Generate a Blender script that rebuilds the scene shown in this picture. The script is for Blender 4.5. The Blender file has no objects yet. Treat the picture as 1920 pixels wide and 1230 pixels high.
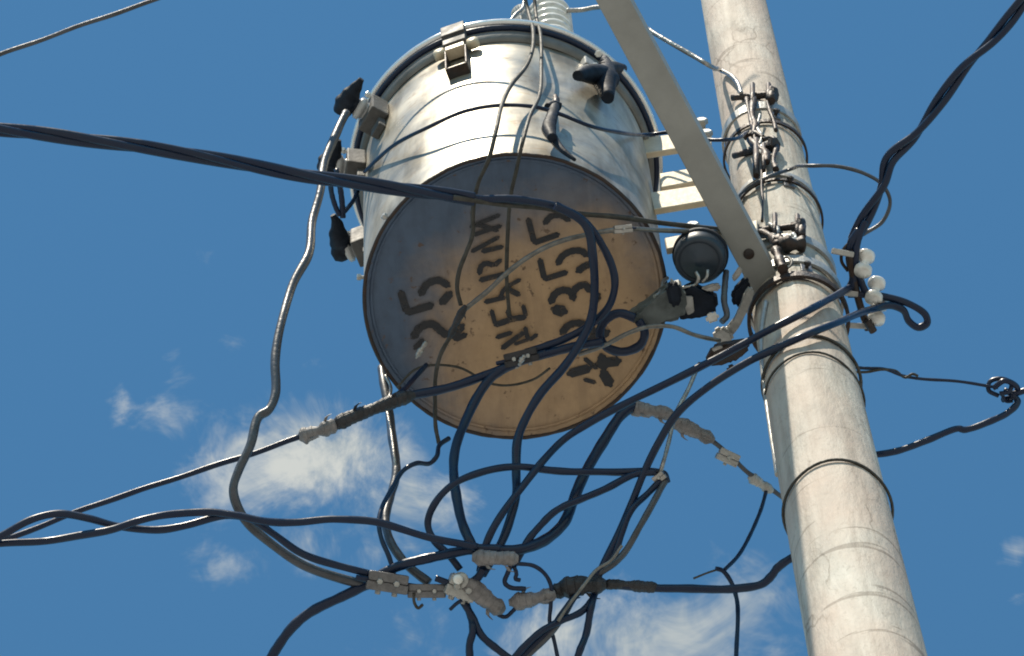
import bpy, bmesh, math, random
from mathutils import Vector, Matrix
random.seed(7)
S = bpy.context.scene
COL = S.collection

# ------------------------------------------------------------------ camera
F_PX = 11000.0
CAM = Vector((0.0, 0.0, 1.6))
zen = Vector((-297.0, 4094.0, 11000.0)).normalized()      # zenith in (right, up, forward)
el = math.asin(zen.z)
rho = math.atan2(297.0, 4094.0)
r0 = Vector((1, 0, 0)); u0 = Vector((0, -math.sin(el), math.cos(el))); FW = Vector((0, math.cos(el), math.sin(el)))
RT = r0 * math.cos(rho) - u0 * math.sin(rho)
UP = r0 * math.sin(rho) + u0 * math.cos(rho)
cam = bpy.data.cameras.new('camera'); camo = bpy.data.objects.new('camera', cam); COL.objects.link(camo)
cam.sensor_width = 36.0; cam.lens = F_PX / 1920 * 36.0
cam.clip_start = 0.05; cam.clip_end = 3000
M3 = Matrix((RT, UP, -FW)).transposed()
camo.matrix_world = Matrix.Translation(CAM) @ M3.to_4x4()
S.camera = camo

# ------------------------------------------------------------------ light
SUN_EL = math.radians(58); SUN_AZ_LEFT = math.radians(20)     # behind the viewer, to the left
sd = Vector((-math.sin(SUN_AZ_LEFT) * math.cos(SUN_EL), -math.cos(SUN_AZ_LEFT) * math.cos(SUN_EL), math.sin(SUN_EL)))
sun = bpy.data.lights.new('sun', 'SUN'); sun.energy = 5.0; sun.angle = math.radians(0.5); sun.color = (1.0, 0.90, 0.74)
suno = bpy.data.objects.new('sun', sun); COL.objects.link(suno)
suno.rotation_euler = sd.to_track_quat('Z', 'Y').to_euler()
suno.location = (0, 0, 40)
EXPOSURE = 0.35
SKY_STRENGTH = 0.106

def ray(px, py):
    return (FW * F_PX + RT * (px - 960.0) - UP * (py - 615.0)).normalized()
def at(px, py, z):
    d = ray(px, py); return CAM + d * ((z - CAM.z) / d.z)

world = bpy.data.worlds.new('World'); S.world = world; world.use_nodes = True
world.cycles.sampling_method = 'MANUAL'; world.cycles.sample_map_resolution = 256
nt = world.node_tree; nt.nodes.clear()
N = nt.nodes.new; L = nt.links.new
def val(sock, v):
    if isinstance(v, (int, float)): sock.default_value = v
    else: L(v, sock)
def math_(op, a, b=None, c=None):
    n = N('ShaderNodeMath'); n.operation = op
    val(n.inputs[0], a)
    if b is not None: val(n.inputs[1], b)
    if c is not None: val(n.inputs[2], c)
    return n.outputs[0]
sky = N('ShaderNodeTexSky'); sky.sky_type = 'NISHITA'; sky.sun_disc = False
sky.sun_elevation = SUN_EL; sky.sun_rotation = math.atan2(sd.x, sd.y)
sky.altitude = 100; sky.air_density = 1.25; sky.dust_density = 0.0; sky.ozone_density = 8.0
tc = N('ShaderNodeTexCoord')
sep = N('ShaderNodeSeparateXYZ'); L(tc.outputs['Generated'], sep.inputs[0])
zc = math_('MAXIMUM', sep.outputs[2], 0.08)
# position on a flat cloud layer overhead
cu = math_('DIVIDE', sep.outputs[0], zc); cv = math_('DIVIDE', sep.outputs[1], zc)
comb = N('ShaderNodeCombineXYZ'); L(cu, comb.inputs[0]); L(cv, comb.inputs[1])
def noise(scale, detail, rough, dist=0.0, off=(0, 0, 0)):
    m = N('ShaderNodeVectorMath'); m.operation = 'ADD'; L(comb.outputs[0], m.inputs[0]); m.inputs[1].default_value = off
    n = N('ShaderNodeTexNoise'); L(m.outputs[0], n.inputs['Vector'])
    n.inputs['Scale'].default_value = scale; n.inputs['Detail'].default_value = detail
    n.inputs['Roughness'].default_value = rough; n.inputs['Distortion'].default_value = dist
    return n.outputs[0]
def uv(px, py):
    d = ray(px, py); return d.x / d.z, d.y / d.z
# clouds seen in the patch of sky behind the transformer (px, py, half width, half height, weight)
CL = [(610, 850, 230, 105, 1.15), (760, 950, 170, 110, 1.0), (480, 900, 130, 80, .9), (330, 790, 70, 60, .65), (230, 770, 60, 60, .45),
      (440, 640, 40, 35, .55), (580, 680, 50, 35, .55), (340, 695, 45, 45, .55), (385, 500, 40, 60, .5), (430, 1075, 100, 70, .68), (570, 1030, 130, 70, .82), (690, 1050, 110, 70, .75),
      (1250, 1195, 240, 100, 1.2), (1400, 1110, 130, 90, .95), (790, 1195, 110, 75, .95), (1060, 1195, 160, 80, 1.1), (1905, 1030, 45, 35, .6), (1910, 1135, 35, 30, .5), (720, 790, 80, 50, .6)]
mask = None
K = 1.0 / F_PX
for px, py, hw, hh, w in CL:
    a, b = uv(px, py)
    du = math_('MULTIPLY', math_('SUBTRACT', cu, a), 1.0 / (hw * K * 1.1))
    dv = math_('MULTIPLY', math_('SUBTRACT', cv, b), 1.0 / (hh * K * 1.15))
    q = math_('ADD', math_('MULTIPLY', du, du), math_('MULTIPLY', dv, dv))
    g = math_('MULTIPLY', math_('EXPONENT', math_('MULTIPLY', q, -0.7)), w)
    mask = g if mask is None else math_('MAXIMUM', mask, g)
# the same broken cloud goes on over the rest of the sky
d0u, d0v = uv(960, 615)
far = math_('ADD', math_('POWER', math_('SUBTRACT', cu, d0u), 2.0), math_('POWER', math_('SUBTRACT', cv, d0v), 2.0))
outside = math_('MINIMUM', math_('MAXIMUM', math_('MULTIPLY', math_('SUBTRACT', far, 0.012), 60.0), 0.0), 1.0)
wide = math_('MULTIPLY', math_('MAXIMUM', math_('SUBTRACT', noise(9.0, 3, .5), 0.52), 0.0), 5.0)
mask = math_('MAXIMUM', mask, math_('MULTIPLY', math_('MINIMUM', wide, 1.0), outside))
fb = noise(36.0, 6, .66, 0.9, (3.1, 1.7, 0))
fine = noise(120.0, 3, .62, 0.8, (1.1, 4.7, 0))
tex = math_('ADD', math_('MULTIPLY', fb, 0.7), math_('MULTIPLY', fine, 0.3))
dens = math_('SUBTRACT', math_('ADD', math_('MULTIPLY', mask, 0.58), math_('MULTIPLY', math_('SUBTRACT', tex, 0.5), 1.55)), 0.30)
dens = math_('MINIMUM', math_('MAXIMUM', math_('MULTIPLY', dens, 1.9), 0.0), 1.0)
ss = N('ShaderNodeMapRange'); ss.interpolation_type = 'SMOOTHSTEP'; L(dens, ss.inputs[0]); ss.inputs[1].default_value = 0.0; ss.inputs[2].default_value = 1.0; ss.inputs[3].default_value = 0; ss.inputs[4].default_value = .92
tint = N('ShaderNodeMix'); tint.data_type = 'RGBA'; tint.blend_type = 'MULTIPLY'; tint.inputs[0].default_value = 1.0; L(sky.outputs[0], tint.inputs[6]); tint.inputs[7].default_value = (.72, 1.09, 1.0, 1)   # the camera's white balance
bgs = N('ShaderNodeBackground'); L(tint.outputs[2], bgs.inputs[0]); bgs.inputs[1].default_value = SKY_STRENGTH
cr_ = N('ShaderNodeValToRGB'); L(fb, cr_.inputs[0]); cr_.color_ramp.elements[0].position = .40; cr_.color_ramp.elements[1].position = .66
cr_.color_ramp.elements[0].color = (.58, .67, .70, 1); cr_.color_ramp.elements[1].color = (1.0, 1.02, .95, 1)
bgc = N('ShaderNodeBackground'); L(cr_.outputs[0], bgc.inputs[0]); bgc.inputs[1].default_value = 0.53
mix = N('ShaderNodeMixShader'); L(ss.outputs[0], mix.inputs[0]); L(bgs.outputs[0], mix.inputs[1]); L(bgc.outputs[0], mix.inputs[2])
out = N('ShaderNodeOutputWorld'); L(mix.outputs[0], out.inputs[0])

S.view_settings.view_transform = 'Standard'; S.view_settings.look = 'None'
S.view_settings.exposure = EXPOSURE; S.view_settings.gamma = 1.0; S.view_settings.use_curve_mapping = False
S.cycles.use_denoising = True
S.cycles.filter_width = 1.9
S.cycles.max_bounces = 4; S.cycles.diffuse_bounces = 2; S.cycles.glossy_bounces = 2

# ------------------------------------------------------------------ materials
MAT = {}
def mat(name, col, rough=0.5, metal=0.0, var=0.0, vscale=8.0, bump=0.0, bscale=40.0, col2=None, stretch=None, spec=0.5, streak=0.0, dirt=0.0):
    m = bpy.data.materials.new(name); m.use_nodes = True
    t = m.node_tree; b = t.nodes['Principled BSDF']
    b.inputs['Base Color'].default_value = (*col, 1); b.inputs['Roughness'].default_value = rough; b.inputs['Metallic'].default_value = metal
    b.inputs['Specular IOR Level'].default_value = spec
    tcn = t.nodes.new('ShaderNodeTexCoord'); mp = t.nodes.new('ShaderNodeMapping'); t.links.new(tcn.outputs['Object'], mp.inputs[0])
    if stretch: mp.inputs['Scale'].default_value = stretch
    if var or col2:
        n = t.nodes.new('ShaderNodeTexNoise'); t.links.new(mp.outputs[0], n.inputs['Vector']); n.inputs['Scale'].default_value = vscale
        n.inputs['Detail'].default_value = 7; n.inputs['Roughness'].default_value = .62
        r = t.nodes.new('ShaderNodeValToRGB'); t.links.new(n.outputs[0], r.inputs[0])
        c2 = col2 or tuple(c * (1 - var) for c in col)
        r.color_ramp.elements[0].position = .36; r.color_ramp.elements[1].position = .62
        r.color_ramp.elements[0].color = (*c2, 1); r.color_ramp.elements[1].color = (*col, 1)
        t.links.new(r.outputs[0], b.inputs['Base Color'])
        rr = t.nodes.new('ShaderNodeMapRange'); t.links.new(n.outputs[0], rr.inputs[0])
        rr.inputs[1].default_value = .3; rr.inputs[2].default_value = .7; rr.inputs[3].default_value = min(1, rough + .14); rr.inputs[4].default_value = max(.05, rough - .08)
        t.links.new(rr.outputs[0], b.inputs['Roughness'])
    if bump:
        n2 = t.nodes.new('ShaderNodeTexNoise'); t.links.new(mp.outputs[0], n2.inputs['Vector']); n2.inputs['Scale'].default_value = bscale; n2.inputs['Detail'].default_value = 5
        bp = t.nodes.new('ShaderNodeBump'); bp.inputs['Strength'].default_value = bump; bp.inputs['Distance'].default_value = .004
        t.links.new(n2.outputs[0], bp.inputs['Height']); t.links.new(bp.outputs[0], b.inputs['Normal'])
    MAT[name] = m; return m
mat('black_rubber', (.004, .013, .040), .30, 0, col2=(.009, .018, .042), vscale=22, bump=.12, bscale=60, spec=.32)
mat('black_tape', (.022, .023, .028), .5, 0, var=.5, vscale=60, bump=.8, bscale=90)
mat('grey_cable', (.062, .068, .080), .34, 0, var=.4, vscale=30, bump=.2, bscale=120)
mat('aluminium', (.38, .37, .35), .36, .75, var=.35, vscale=60, bump=.4, bscale=160)
mat('bare_wire', (.20, .195, .18), .38, .6, var=.4, vscale=60, bump=.3, bscale=160)
mat('dull_wire', (.062, .06, .052), .55, .1, var=.45, vscale=60, bump=.3, bscale=160, spec=.3)
mat('galvanised', (.42, .42, .40), .45, .45, var=.35, vscale=40, bump=.25, bscale=120)
mat('dark_iron', (.028, .027, .028), .5, .35, var=.5, vscale=50, bump=.6, bscale=110, col2=(.05, .03, .022))
mat('flange_grey', (.165, .16, .148), .5, .2, var=.25, vscale=25, bump=.2, bscale=80)
mat('bright_ring', (.75, .76, .76), .22, .6, var=.15, vscale=20)
mat('arm_paint', (.285, .295, .28), .55, .1, var=.16, vscale=9, bump=.2, bscale=50)
mat('bracket_paint', (.60, .51, .37), .42, .1, var=.22, vscale=22, bump=.2, bscale=70)
mat('porcelain', (.72, .72, .69), .16, 0, col2=(.50, .48, .43), vscale=45)
mat('grey_porcelain', (.40, .41, .41), .2, 0, var=.15, vscale=25)
mat('boot_rubber', (.006, .012, .024), .6, 0, var=.4, vscale=40, bump=.4, bscale=80, spec=.25)
mat('pad_grey', (.085, .086, .085), .6, .1, var=.35, vscale=30, bump=.3, bscale=80)
mat('cast_metal', (.17, .17, .175), .36, .55, var=.4, vscale=50, bump=.4, bscale=110)
mat('grey_tape', (.215, .205, .205), .55, 0, var=.5, vscale=45, bump=.9, bscale=70)
mat('stencil', (.014, .018, .024), .7, 0, vscale=70, col2=(.03, .03, .032))
mat('arrester_polymer', (.018, .032, .05), .42, 0, var=.3, vscale=20)
mat('old_insulation', (.10, .12, .12), .6, 0, var=.4, vscale=40, bump=.5, bscale=80)

def nodes_of(m):
    t = m.node_tree; return t, t.nodes['Principled BSDF'], t.nodes.new, t.links.new
_m = MAT['stencil']; _t = _m.node_tree; _b = _t.nodes['Principled BSDF']
_tc = _t.nodes.new('ShaderNodeTexCoord'); _oi = _t.nodes.new('ShaderNodeObjectInfo'); _ad = _t.nodes.new('ShaderNodeVectorMath'); _ad.operation = 'ADD'
_t.links.new(_tc.outputs['Object'], _ad.inputs[0]); _t.links.new(_oi.outputs['Location'], _ad.inputs[1])
_n = _t.nodes.new('ShaderNodeTexNoise'); _n.inputs['Scale'].default_value = 55; _n.inputs['Detail'].default_value = 6; _n.inputs['Roughness'].default_value = .7; _t.links.new(_ad.outputs[0], _n.inputs['Vector'])
_r = _t.nodes.new('ShaderNodeMapRange'); _r.inputs[1].default_value = .34; _r.inputs[2].default_value = .47; _r.inputs[3].default_value = .55; _r.inputs[4].default_value = 1.0
_t.links.new(_n.outputs[0], _r.inputs[0]); _t.links.new(_r.outputs[0], _b.inputs['Alpha'])
# tank paint: weathered aluminium-grey enamel, wiped patches, run marks
m = mat('tank_paint', (.62, .595, .52), .33, .6)
t, b, n_, l_ = nodes_of(m)
tcn = n_('ShaderNodeTexCoord')
def nz(scale, stretch=(1, 1, 1), detail=8, rough=.6, dist=0.0):
    mp = n_('ShaderNodeMapping'); mp.inputs['Scale'].default_value = stretch; l_(tcn.outputs['Object'], mp.inputs[0])
    q = n_('ShaderNodeTexNoise'); q.inputs['Scale'].default_value = scale; q.inputs['Detail'].default_value = detail; q.inputs['Roughness'].default_value = rough; q.inputs['Distortion'].default_value = dist
    l_(mp.outputs[0], q.inputs['Vector']); return q.outputs[0]
def ramp(src, stops):
    r = n_('ShaderNodeValToRGB'); l_(src, r.inputs[0])
    while len(r.color_ramp.elements) < len(stops): r.color_ramp.elements.new(.5)
    for e, (p, c) in zip(r.color_ramp.elements, stops): e.position = p; e.color = (*c, 1) if len(c) == 3 else c
    return r.outputs[0]
def mixc(fac, a, b2, mode='MIX'):
    x = n_('ShaderNodeMix'); x.data_type = 'RGBA'; x.blend_type = mode
    if isinstance(fac, float): x.inputs[0].default_value = fac
    else: l_(fac, x.inputs[0])
    for s, v in ((6, a), (7, b2)):
        if isinstance(v, tuple): x.inputs[s].default_value = (*v, 1)
        else: l_(v, x.inputs[s])
    return x.outputs[2]
base = ramp(nz(7, (1, 1, 1), 8, .6, .5), [(.33, (.31, .285, .235)), (.50, (.47, .435, .365)), (.68, (.56, .525, .445))])
runs = ramp(nz(14, (1, 1, .22), 6, .6), [(.40, (.45, .41, .34)), (.54, (1, 1, 1))])
base = mixc(.7, base, runs, 'MULTIPLY')
scuff = ramp(nz(16, (1, 1, 2.6), 9, .7, 1.2), [(.57, (0, 0, 0)), (.66, (.9, .9, .9))])
base = mixc(scuff, base, (.30, .215, .135))
l_(base, b.inputs['Base Color'])
rr = ramp(nz(5, (1, 1, 1.5), 6, .6), [(.35, (.56, .56, .56)), (.65, (.32, .32, .32))]); l_(rr, b.inputs['Roughness'])
bp = n_('ShaderNodeBump'); bp.inputs['Strength'].default_value = .35; bp.inputs['Distance'].default_value = .012; l_(nz(4.5, (1, 1, 1), 3, .5), bp.inputs['Height']); l_(bp.outputs[0], b.inputs['Normal'])
# tank underside: reflected light gradient painted in, brown to blue-grey, with rusty specks
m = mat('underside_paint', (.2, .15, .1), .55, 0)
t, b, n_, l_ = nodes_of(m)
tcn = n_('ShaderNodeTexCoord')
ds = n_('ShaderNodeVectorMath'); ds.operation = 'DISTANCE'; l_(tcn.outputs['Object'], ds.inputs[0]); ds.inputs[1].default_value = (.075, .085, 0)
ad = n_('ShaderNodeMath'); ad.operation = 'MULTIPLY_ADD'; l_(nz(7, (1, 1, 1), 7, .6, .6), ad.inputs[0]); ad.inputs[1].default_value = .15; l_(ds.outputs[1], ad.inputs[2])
refl_and_specks = ramp(ad.outputs[0], [(.20, (.42, .285, .160)), (.275, (.35, .25, .160)), (.325, (.15, .15, .165)), (.365, (.065, .105, .170))])
refl_and_specks = mixc(.55, refl_and_specks, ramp(nz(30, (1, 1, 1), 8, .7), [(.3, (.66, .63, .62)), (.6, (1, 1, 1))]), 'MULTIPLY')
refl_and_specks = mixc(.5, refl_and_specks, ramp(nz(9, (3.2, .7, 1), 7, .7, .8), [(.38, (.66, .66, .68)), (.55, (1, 1, 1))]), 'MULTIPLY')
refl_and_specks = mixc(ramp(nz(55, (1, 1, 1), 4, .6), [(.63, (0, 0, 0)), (.70, (.85, .85, .85))]), refl_and_specks, (.085, .05, .03))
l_(refl_and_specks, b.inputs['Base Color'])
bp = n_('ShaderNodeBump'); bp.inputs['Strength'].default_value = .3; bp.inputs['Distance'].default_value = .004; l_(nz(25), bp.inputs['Height']); l_(bp.outputs[0], b.inputs['Normal'])
# spun concrete pole: pale, streaked along its length, hairline cracks
m = mat('pole_concrete', (.5, .46, .4), .75, 0)
t, b, n_, l_ = nodes_of(m)
tcn = n_('ShaderNodeTexCoord')
base = ramp(nz(9, (1, 1, .30), 9, .65, .8), [(.34, (.30, .285, .25)), (.50, (.44, .415, .36)), (.66, (.56, .53, .465))])
base = mixc(.8, base, ramp(nz(34, (1, 1, .045), 7, .65), [(.36, (.52, .50, .47)), (.52, (1, 1, 1))]), 'MULTIPLY')
base = mixc(.45, base, ramp(nz(60, (1, 1, .6), 6, .7, 1.5), [(.36, (.42, .39, .35)), (.45, (1, 1, 1))]), 'MULTIPLY')
base = mixc(ramp(nz(3.2, (1, 1, .5), 4, .55), [(.45, (0, 0, 0)), (.60, (.75, .75, .75))]), base, (.45, .345, .275))
base = mixc(.6, base, ramp(nz(3.4, (1, 1, 9), 5, .55, .7), [(.335, (.30, .26, .22)), (.36, (1, 1, 1))]), 'MULTIPLY')
mp = n_('ShaderNodeMapping'); mp.inputs['Scale'].default_value = (1, 1, .35); l_(tcn.outputs['Object'], mp.inputs[0])
wq = n_('ShaderNodeTexNoise'); wq.inputs['Scale'].default_value = 12; wq.inputs['Detail'].default_value = 5; l_(mp.outputs[0], wq.inputs['Vector'])
wm = n_('ShaderNodeMix'); wm.data_type = 'RGBA'; wm.inputs[0].default_value = .12; l_(mp.outputs[0], wm.inputs[6]); l_(wq.outputs[1], wm.inputs[7])
vo = n_('ShaderNodeTexVoronoi'); vo.feature = 'DISTANCE_TO_EDGE'; vo.inputs['Scale'].default_value = 13; l_(wm.outputs[2], vo.inputs['Vector'])
ck = ramp(vo.outputs[0], [(.0, (0, 0, 0)), (.03, (1, 1, 1))])
ckm = ramp(nz(5, (1, 1, .6), 3, .5), [(.50, (0, 0, 0)), (.60, (.75, .75, .75))])
inv = mixc(ck, (.36, .32, .27), (1.0, 1.0, 1.0))
base = mixc(ckm, base, mixc(1.0, base, inv, 'MULTIPLY'))
l_(base, b.inputs['Base Color'])
bp = n_('ShaderNodeBump'); bp.inputs['Strength'].default_value = .8; bp.inputs['Distance'].default_value = .006; l_(nz(34, (1, 1, .3), 8, .65), bp.inputs['Height']); l_(bp.outputs[0], b.inputs['Normal'])
mat('ground_soil', (.36, .34, .31), .9, 0, var=.4, vscale=.6, bump=.5, bscale=6, col2=(.26, .245, .22))

# ------------------------------------------------------------------ geometry of the place
R_T = 0.26                                              # tank radius
depth_b = F_PX * 2 * R_T / 568.0
p_b = CAM + ray(966, 557) * (depth_b / ray(966, 557).dot(FW))
ZB = p_b.z; TX, TY = p_b.x, p_b.y                       # tank bottom centre
H_T = 0.675
pp = at(1495, 590, ZB); PX, PY = pp.x, pp.y             # pole axis
def pole_r(z): return 0.0765 - (z - ZB) * 0.0070
def pxm(p): return (p - CAM).dot(FW) / F_PX             # metres per pixel at a point
def hit_cyl(px, py, cx, cy, rad):
    d = ray(px, py); o = CAM - Vector((cx, cy, 0))
    z = ZB
    for _ in range(4):
        r = rad(z) if callable(rad) else rad
        a = d.x * d.x + d.y * d.y; bb = o.x * d.x + o.y * d.y; c = o.x * o.x + o.y * o.y - r * r
        disc = bb * bb - a * c
        tt = (-bb - math.sqrt(disc)) / a if disc > 0 else -bb / a
        p = CAM + d * tt; z = p.z
    return p, d
def tank_pt(px, py, off=0.0):
    p, d = hit_cyl(px, py, TX, TY, R_T); return p - d * off
def pole_pt(px, py, off=0.0):
    p, d = hit_cyl(px, py, PX, PY, pole_r); return p - d * off
def W(pts):
    """(px, py, height above the tank bottom | None) or (px, py, 'T'/'P', stand-off) -> world points"""
    out = []
    for q in pts:
        if len(q) == 4:
            out.append((tank_pt if q[2] == 'T' else pole_pt)(q[0], q[1], q[3]))
        else: out.append(q)
    # fill heights by distance along the run
    zs = [o.z - ZB if isinstance(o, Vector) else o[2] for o in out]
    xy = [(q[0], q[1]) for q in pts]
    acc = [0]
    for i in range(1, len(xy)): acc.append(acc[-1] + math.dist(xy[i], xy[i - 1]))
    known = [i for i, z in enumerate(zs) if z is not None]
    for i in range(len(zs)):
        if zs[i] is None:
            lo = max([k for k in known if k < i], default=known[0]); hi = min([k for k in known if k > i], default=known[-1])
            f = 0 if lo == hi else (acc[i] - acc[lo]) / (acc[hi] - acc[lo])
            zs[i] = zs[lo] + (zs[hi] - zs[lo]) * f
    return [o if isinstance(o, Vector) else at(o[0], o[1], ZB + z) for o, z in zip(out, zs)]

def catmull(P, n=8):
    if len(P) < 3: return [P[0].lerp(P[-1], i / n) for i in range(n + 1)]
    Q = [P[0] * 2 - P[1]] + P + [P[-1] * 2 - P[-2]]
    out = []
    for i in range(1, len(Q) - 2):
        a, b, c, d = Q[i - 1], Q[i], Q[i + 1], Q[i + 2]
        t0 = 0; t1 = t0 + max(1e-6, (b - a).length ** .5); t2 = t1 + max(1e-6, (c - b).length ** .5); t3 = t2 + max(1e-6, (d - c).length ** .5)
        for k in range(n):
            tt = t1 + (t2 - t1) * k / n
            A1 = a * ((t1 - tt) / (t1 - t0)) + b * ((tt - t0) / (t1 - t0)); A2 = b * ((t2 - tt) / (t2 - t1)) + c * ((tt - t1) / (t2 - t1)); A3 = c * ((t3 - tt) / (t3 - t2)) + d * ((tt - t2) / (t3 - t2))
            B1 = A1 * ((t2 - tt) / (t2 - t0)) + A2 * ((tt - t0) / (t2 - t0)); B2 = A2 * ((t3 - tt) / (t3 - t1)) + A3 * ((tt - t1) / (t3 - t1))
            out.append(B1 * ((t2 - tt) / (t2 - t1)) + B2 * ((tt - t1) / (t2 - t1)))
    out.append(P[-1].copy()); return out

def frames(P):
    T = []
    for i in range(len(P)):
        a = P[max(0, i - 1)]; b = P[min(len(P) - 1, i + 1)]; T.append((b - a).normalized())
    ref = Vector((0, 0, 1)) if abs(T[0].z) < .9 else Vector((1, 0, 0))
    nrm = (ref - T[0] * ref.dot(T[0])).normalized(); out = []
    for i, tt in enumerate(T):
        nrm = (nrm - tt * nrm.dot(tt)).normalized(); out.append((tt, nrm, tt.cross(nrm)))
    return out

def bm_tube(bm, P, rad, sides=10, caps=True):
    fr = frames(P); rings = []
    for i, p in enumerate(P):
        r = rad(i / (len(P) - 1)) if callable(rad) else rad
        _, a, b = fr[i]
        rings.append([bm.verts.new(p + (a * math.cos(2 * math.pi * k / sides) + b * math.sin(2 * math.pi * k / sides)) * r) for k in range(sides)])
    for i in range(len(rings) - 1):
        for k in range(sides):
            f = bm.faces.new((rings[i][k], rings[i][(k + 1) % sides], rings[i + 1][(k + 1) % sides], rings[i + 1][k])); f.smooth = True
    if caps:
        bm.faces.new(list(reversed(rings[0]))); bm.faces.new(rings[-1])
def bm_lathe(bm, prof, sides=32, M=None, smooth=True, close=False):
    """prof: (radius, z) pairs"""
    M = M or Matrix.Identity(4); rings = []
    for r, z in prof:
        if r < 1e-6: rings.append([bm.verts.new(M @ Vector((0, 0, z)))])
        else: rings.append([bm.verts.new(M @ Vector((r * math.cos(2 * math.pi * k / sides), r * math.sin(2 * math.pi * k / sides), z))) for k in range(sides)])
    pairs = list(zip(rings, rings[1:]))
    if close: pairs.append((rings[-1], rings[0]))
    for a, b in pairs:
        for k in range(sides):
            k2 = (k + 1) % sides
            vs = [a[k % len(a)], a[k2 % len(a)], b[k2 % len(b)], b[k % len(b)]]
            vs2 = []
            for v in vs:
                if v not in vs2: vs2.append(v)
            if len(vs2) > 2: f = bm.faces.new(vs2); f.smooth = smooth
def bm_box(bm, M, sx, sy, sz, bev=0.0):
    b2 = bmesh.new(); bmesh.ops.create_cube(b2, size=1.0)
    for v in b2.verts: v.co = Vector((v.co.x * sx, v.co.y * sy, v.co.z * sz))
    if bev: bmesh.ops.bevel(b2, geom=list(b2.edges), offset=bev, segments=2, affect='EDGES', profile=.6)
    mp = {v: bm.verts.new(M @ v.co) for v in b2.verts}
    for f in b2.faces: bm.faces.new([mp[v] for v in f.verts])
    b2.free()
def bm_prism(bm, outline, n, thick):
    """outline: coplanar world points; extruded by thick along n"""
    a = [bm.verts.new(p) for p in outline]; b = [bm.verts.new(p + n * thick) for p in outline]
    bm.faces.new(a); bm.faces.new(list(reversed(b)))
    for i in range(len(a)):
        j = (i + 1) % len(a); bm.faces.new((a[j], a[i], b[i], b[j]))

def obj(name, bm, material, parent=None, sharp=None):
    bmesh.ops.recalc_face_normals(bm, faces=bm.faces)
    me = bpy.data.meshes.new(name)
    org = Vector((0, 0, 0))
    if bm.verts:
        org = sum((v.co for v in bm.verts), Vector()) / len(bm.verts)
    if parent is not None: org = parent['_o'] if False else org
    for v in bm.verts: v.co -= org
    bm.to_mesh(me); bm.free(); me.materials.append(MAT[material])
    o = bpy.data.objects.new(name, me); COL.objects.link(o)
    o.location = org
    if parent is not None:
        o.parent = parent; o.location = org - ORG[parent.name]
    ORG[o.name] = org
    return o
ORG = {}
def thing(name, label, cat, loc, group=None):
    o = bpy.data.objects.new(name, None); COL.objects.link(o); o.location = loc; o.empty_display_size = .02
    ORG[o.name] = Vector(loc); tag(o, label, cat, group); return o
def tag(o, label, cat, group=None):
    o['label'] = label; o['category'] = cat
    if group: o['group'] = group
    return o
def axis_frame(a, b, up=None):
    x = (b - a).normalized(); up = up or Vector((0, -.4, -1))
    y = up.cross(x)
    y = y.normalized() if y.length > 1e-4 else Vector((0, 1, 0)); z = x.cross(y)
    M = Matrix((x, y, z)).transposed().to_4x4(); M.translation = (a + b) / 2; return M

def run_on(P, pts):
    """lines that leave the picture go on for metres, sagging a little, as they do in the street"""
    def ext(a, b, q):
        side = q[0] < 0 or q[0] > 1920
        if not (side or q[1] < 0 or q[1] > 1230): return []
        d = (b - a).normalized(); n = 20 if side else 8
        return [b + d * (.2 * k) + Vector((0, 0, (.004 if side else -.006) * k * k * .2)) for k in range(1, n + 1)]
    return list(reversed(ext(P[1], P[0], pts[0]))) + P + ext(P[-2], P[-1], pts[-1])
def cable(label, pts, rpx, material, cat='cable', name='cable', group=None, n=8, sides=10, wob=.04):
    P = catmull(W(pts), n); s = pxm(P[len(P) // 2]); ph = random.random() * 9
    acc = 0.0; prev = P[0].copy()
    for i, p in enumerate(P):
        acc += (p - prev).length; prev = p.copy(); q = acc / s
        if 'P' not in [x[2] for x in pts] and 'T' not in [x[2] for x in pts]:
            P[i] = p + (RT * math.sin(q / 31 + ph) + UP * math.sin(q / 23 + 2 * ph) + FW * math.sin(q / 41 + ph)) * s * .9
    P = run_on(P, pts)
    bm = bmesh.new(); bm_tube(bm, P, lambda t: rpx * s * (1 + wob * math.sin(37 * t + ph) + wob * .6 * math.sin(91 * t + 2 * ph)), sides)
    o = obj(name, bm, material); return tag(o, label, cat, group)

def twisted(label, pts, rpx, hpx, pitch_px, strands, name='twisted_cable', cat='cable', phase=0.0, group=None):
    P = catmull(W(pts), 14); s = pxm(P[len(P) // 2])
    e0, e1 = P[0], P[-1]; P2 = run_on(P, pts); P = []
    for a, b in zip(P2, P2[1:]):
        k = max(1, int((b - a).length / .03)); P += [a.lerp(b, i / k) for i in range(k)]
    P.append(P2[-1])
    th = thing(name, label, cat, e0, group); fr = frames(P)
    L_ = [0]
    for a, b in zip(P, P[1:]): L_.append(L_[-1] + (b - a).length)
    for k, (mt, rs) in enumerate(strands):
        Q = []
        for i, p in enumerate(P):
            an = 2 * math.pi * (L_[i] / (pitch_px * s) + k / len(strands)) + phase + .5 * math.sin(L_[i] / (pitch_px * s) * 2.3)
            Q.append(p + (fr[i][1] * math.cos(an) + fr[i][2] * math.sin(an)) * hpx * s)
        bm = bmesh.new(); bm_tube(bm, Q, rpx * rs * s, 10); obj('strand', bm, mt, th)
    return th

def bolt(bm, p, d, r, length, head=True):
    q = d.to_track_quat('Z', 'Y').to_matrix().to_4x4(); q.translation = p
    bm_lathe(bm, [(0, 0), (r * .6, 0), (r * .6, length * .9), (0, length * .9)], 10, q, False)
    if head: bm_lathe(bm, [(0, length * .55), (r, length * .55), (r * 1.02, length * .62), (r, length * .92), (r * .8, length), (0, length)], 6, q, False)

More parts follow.
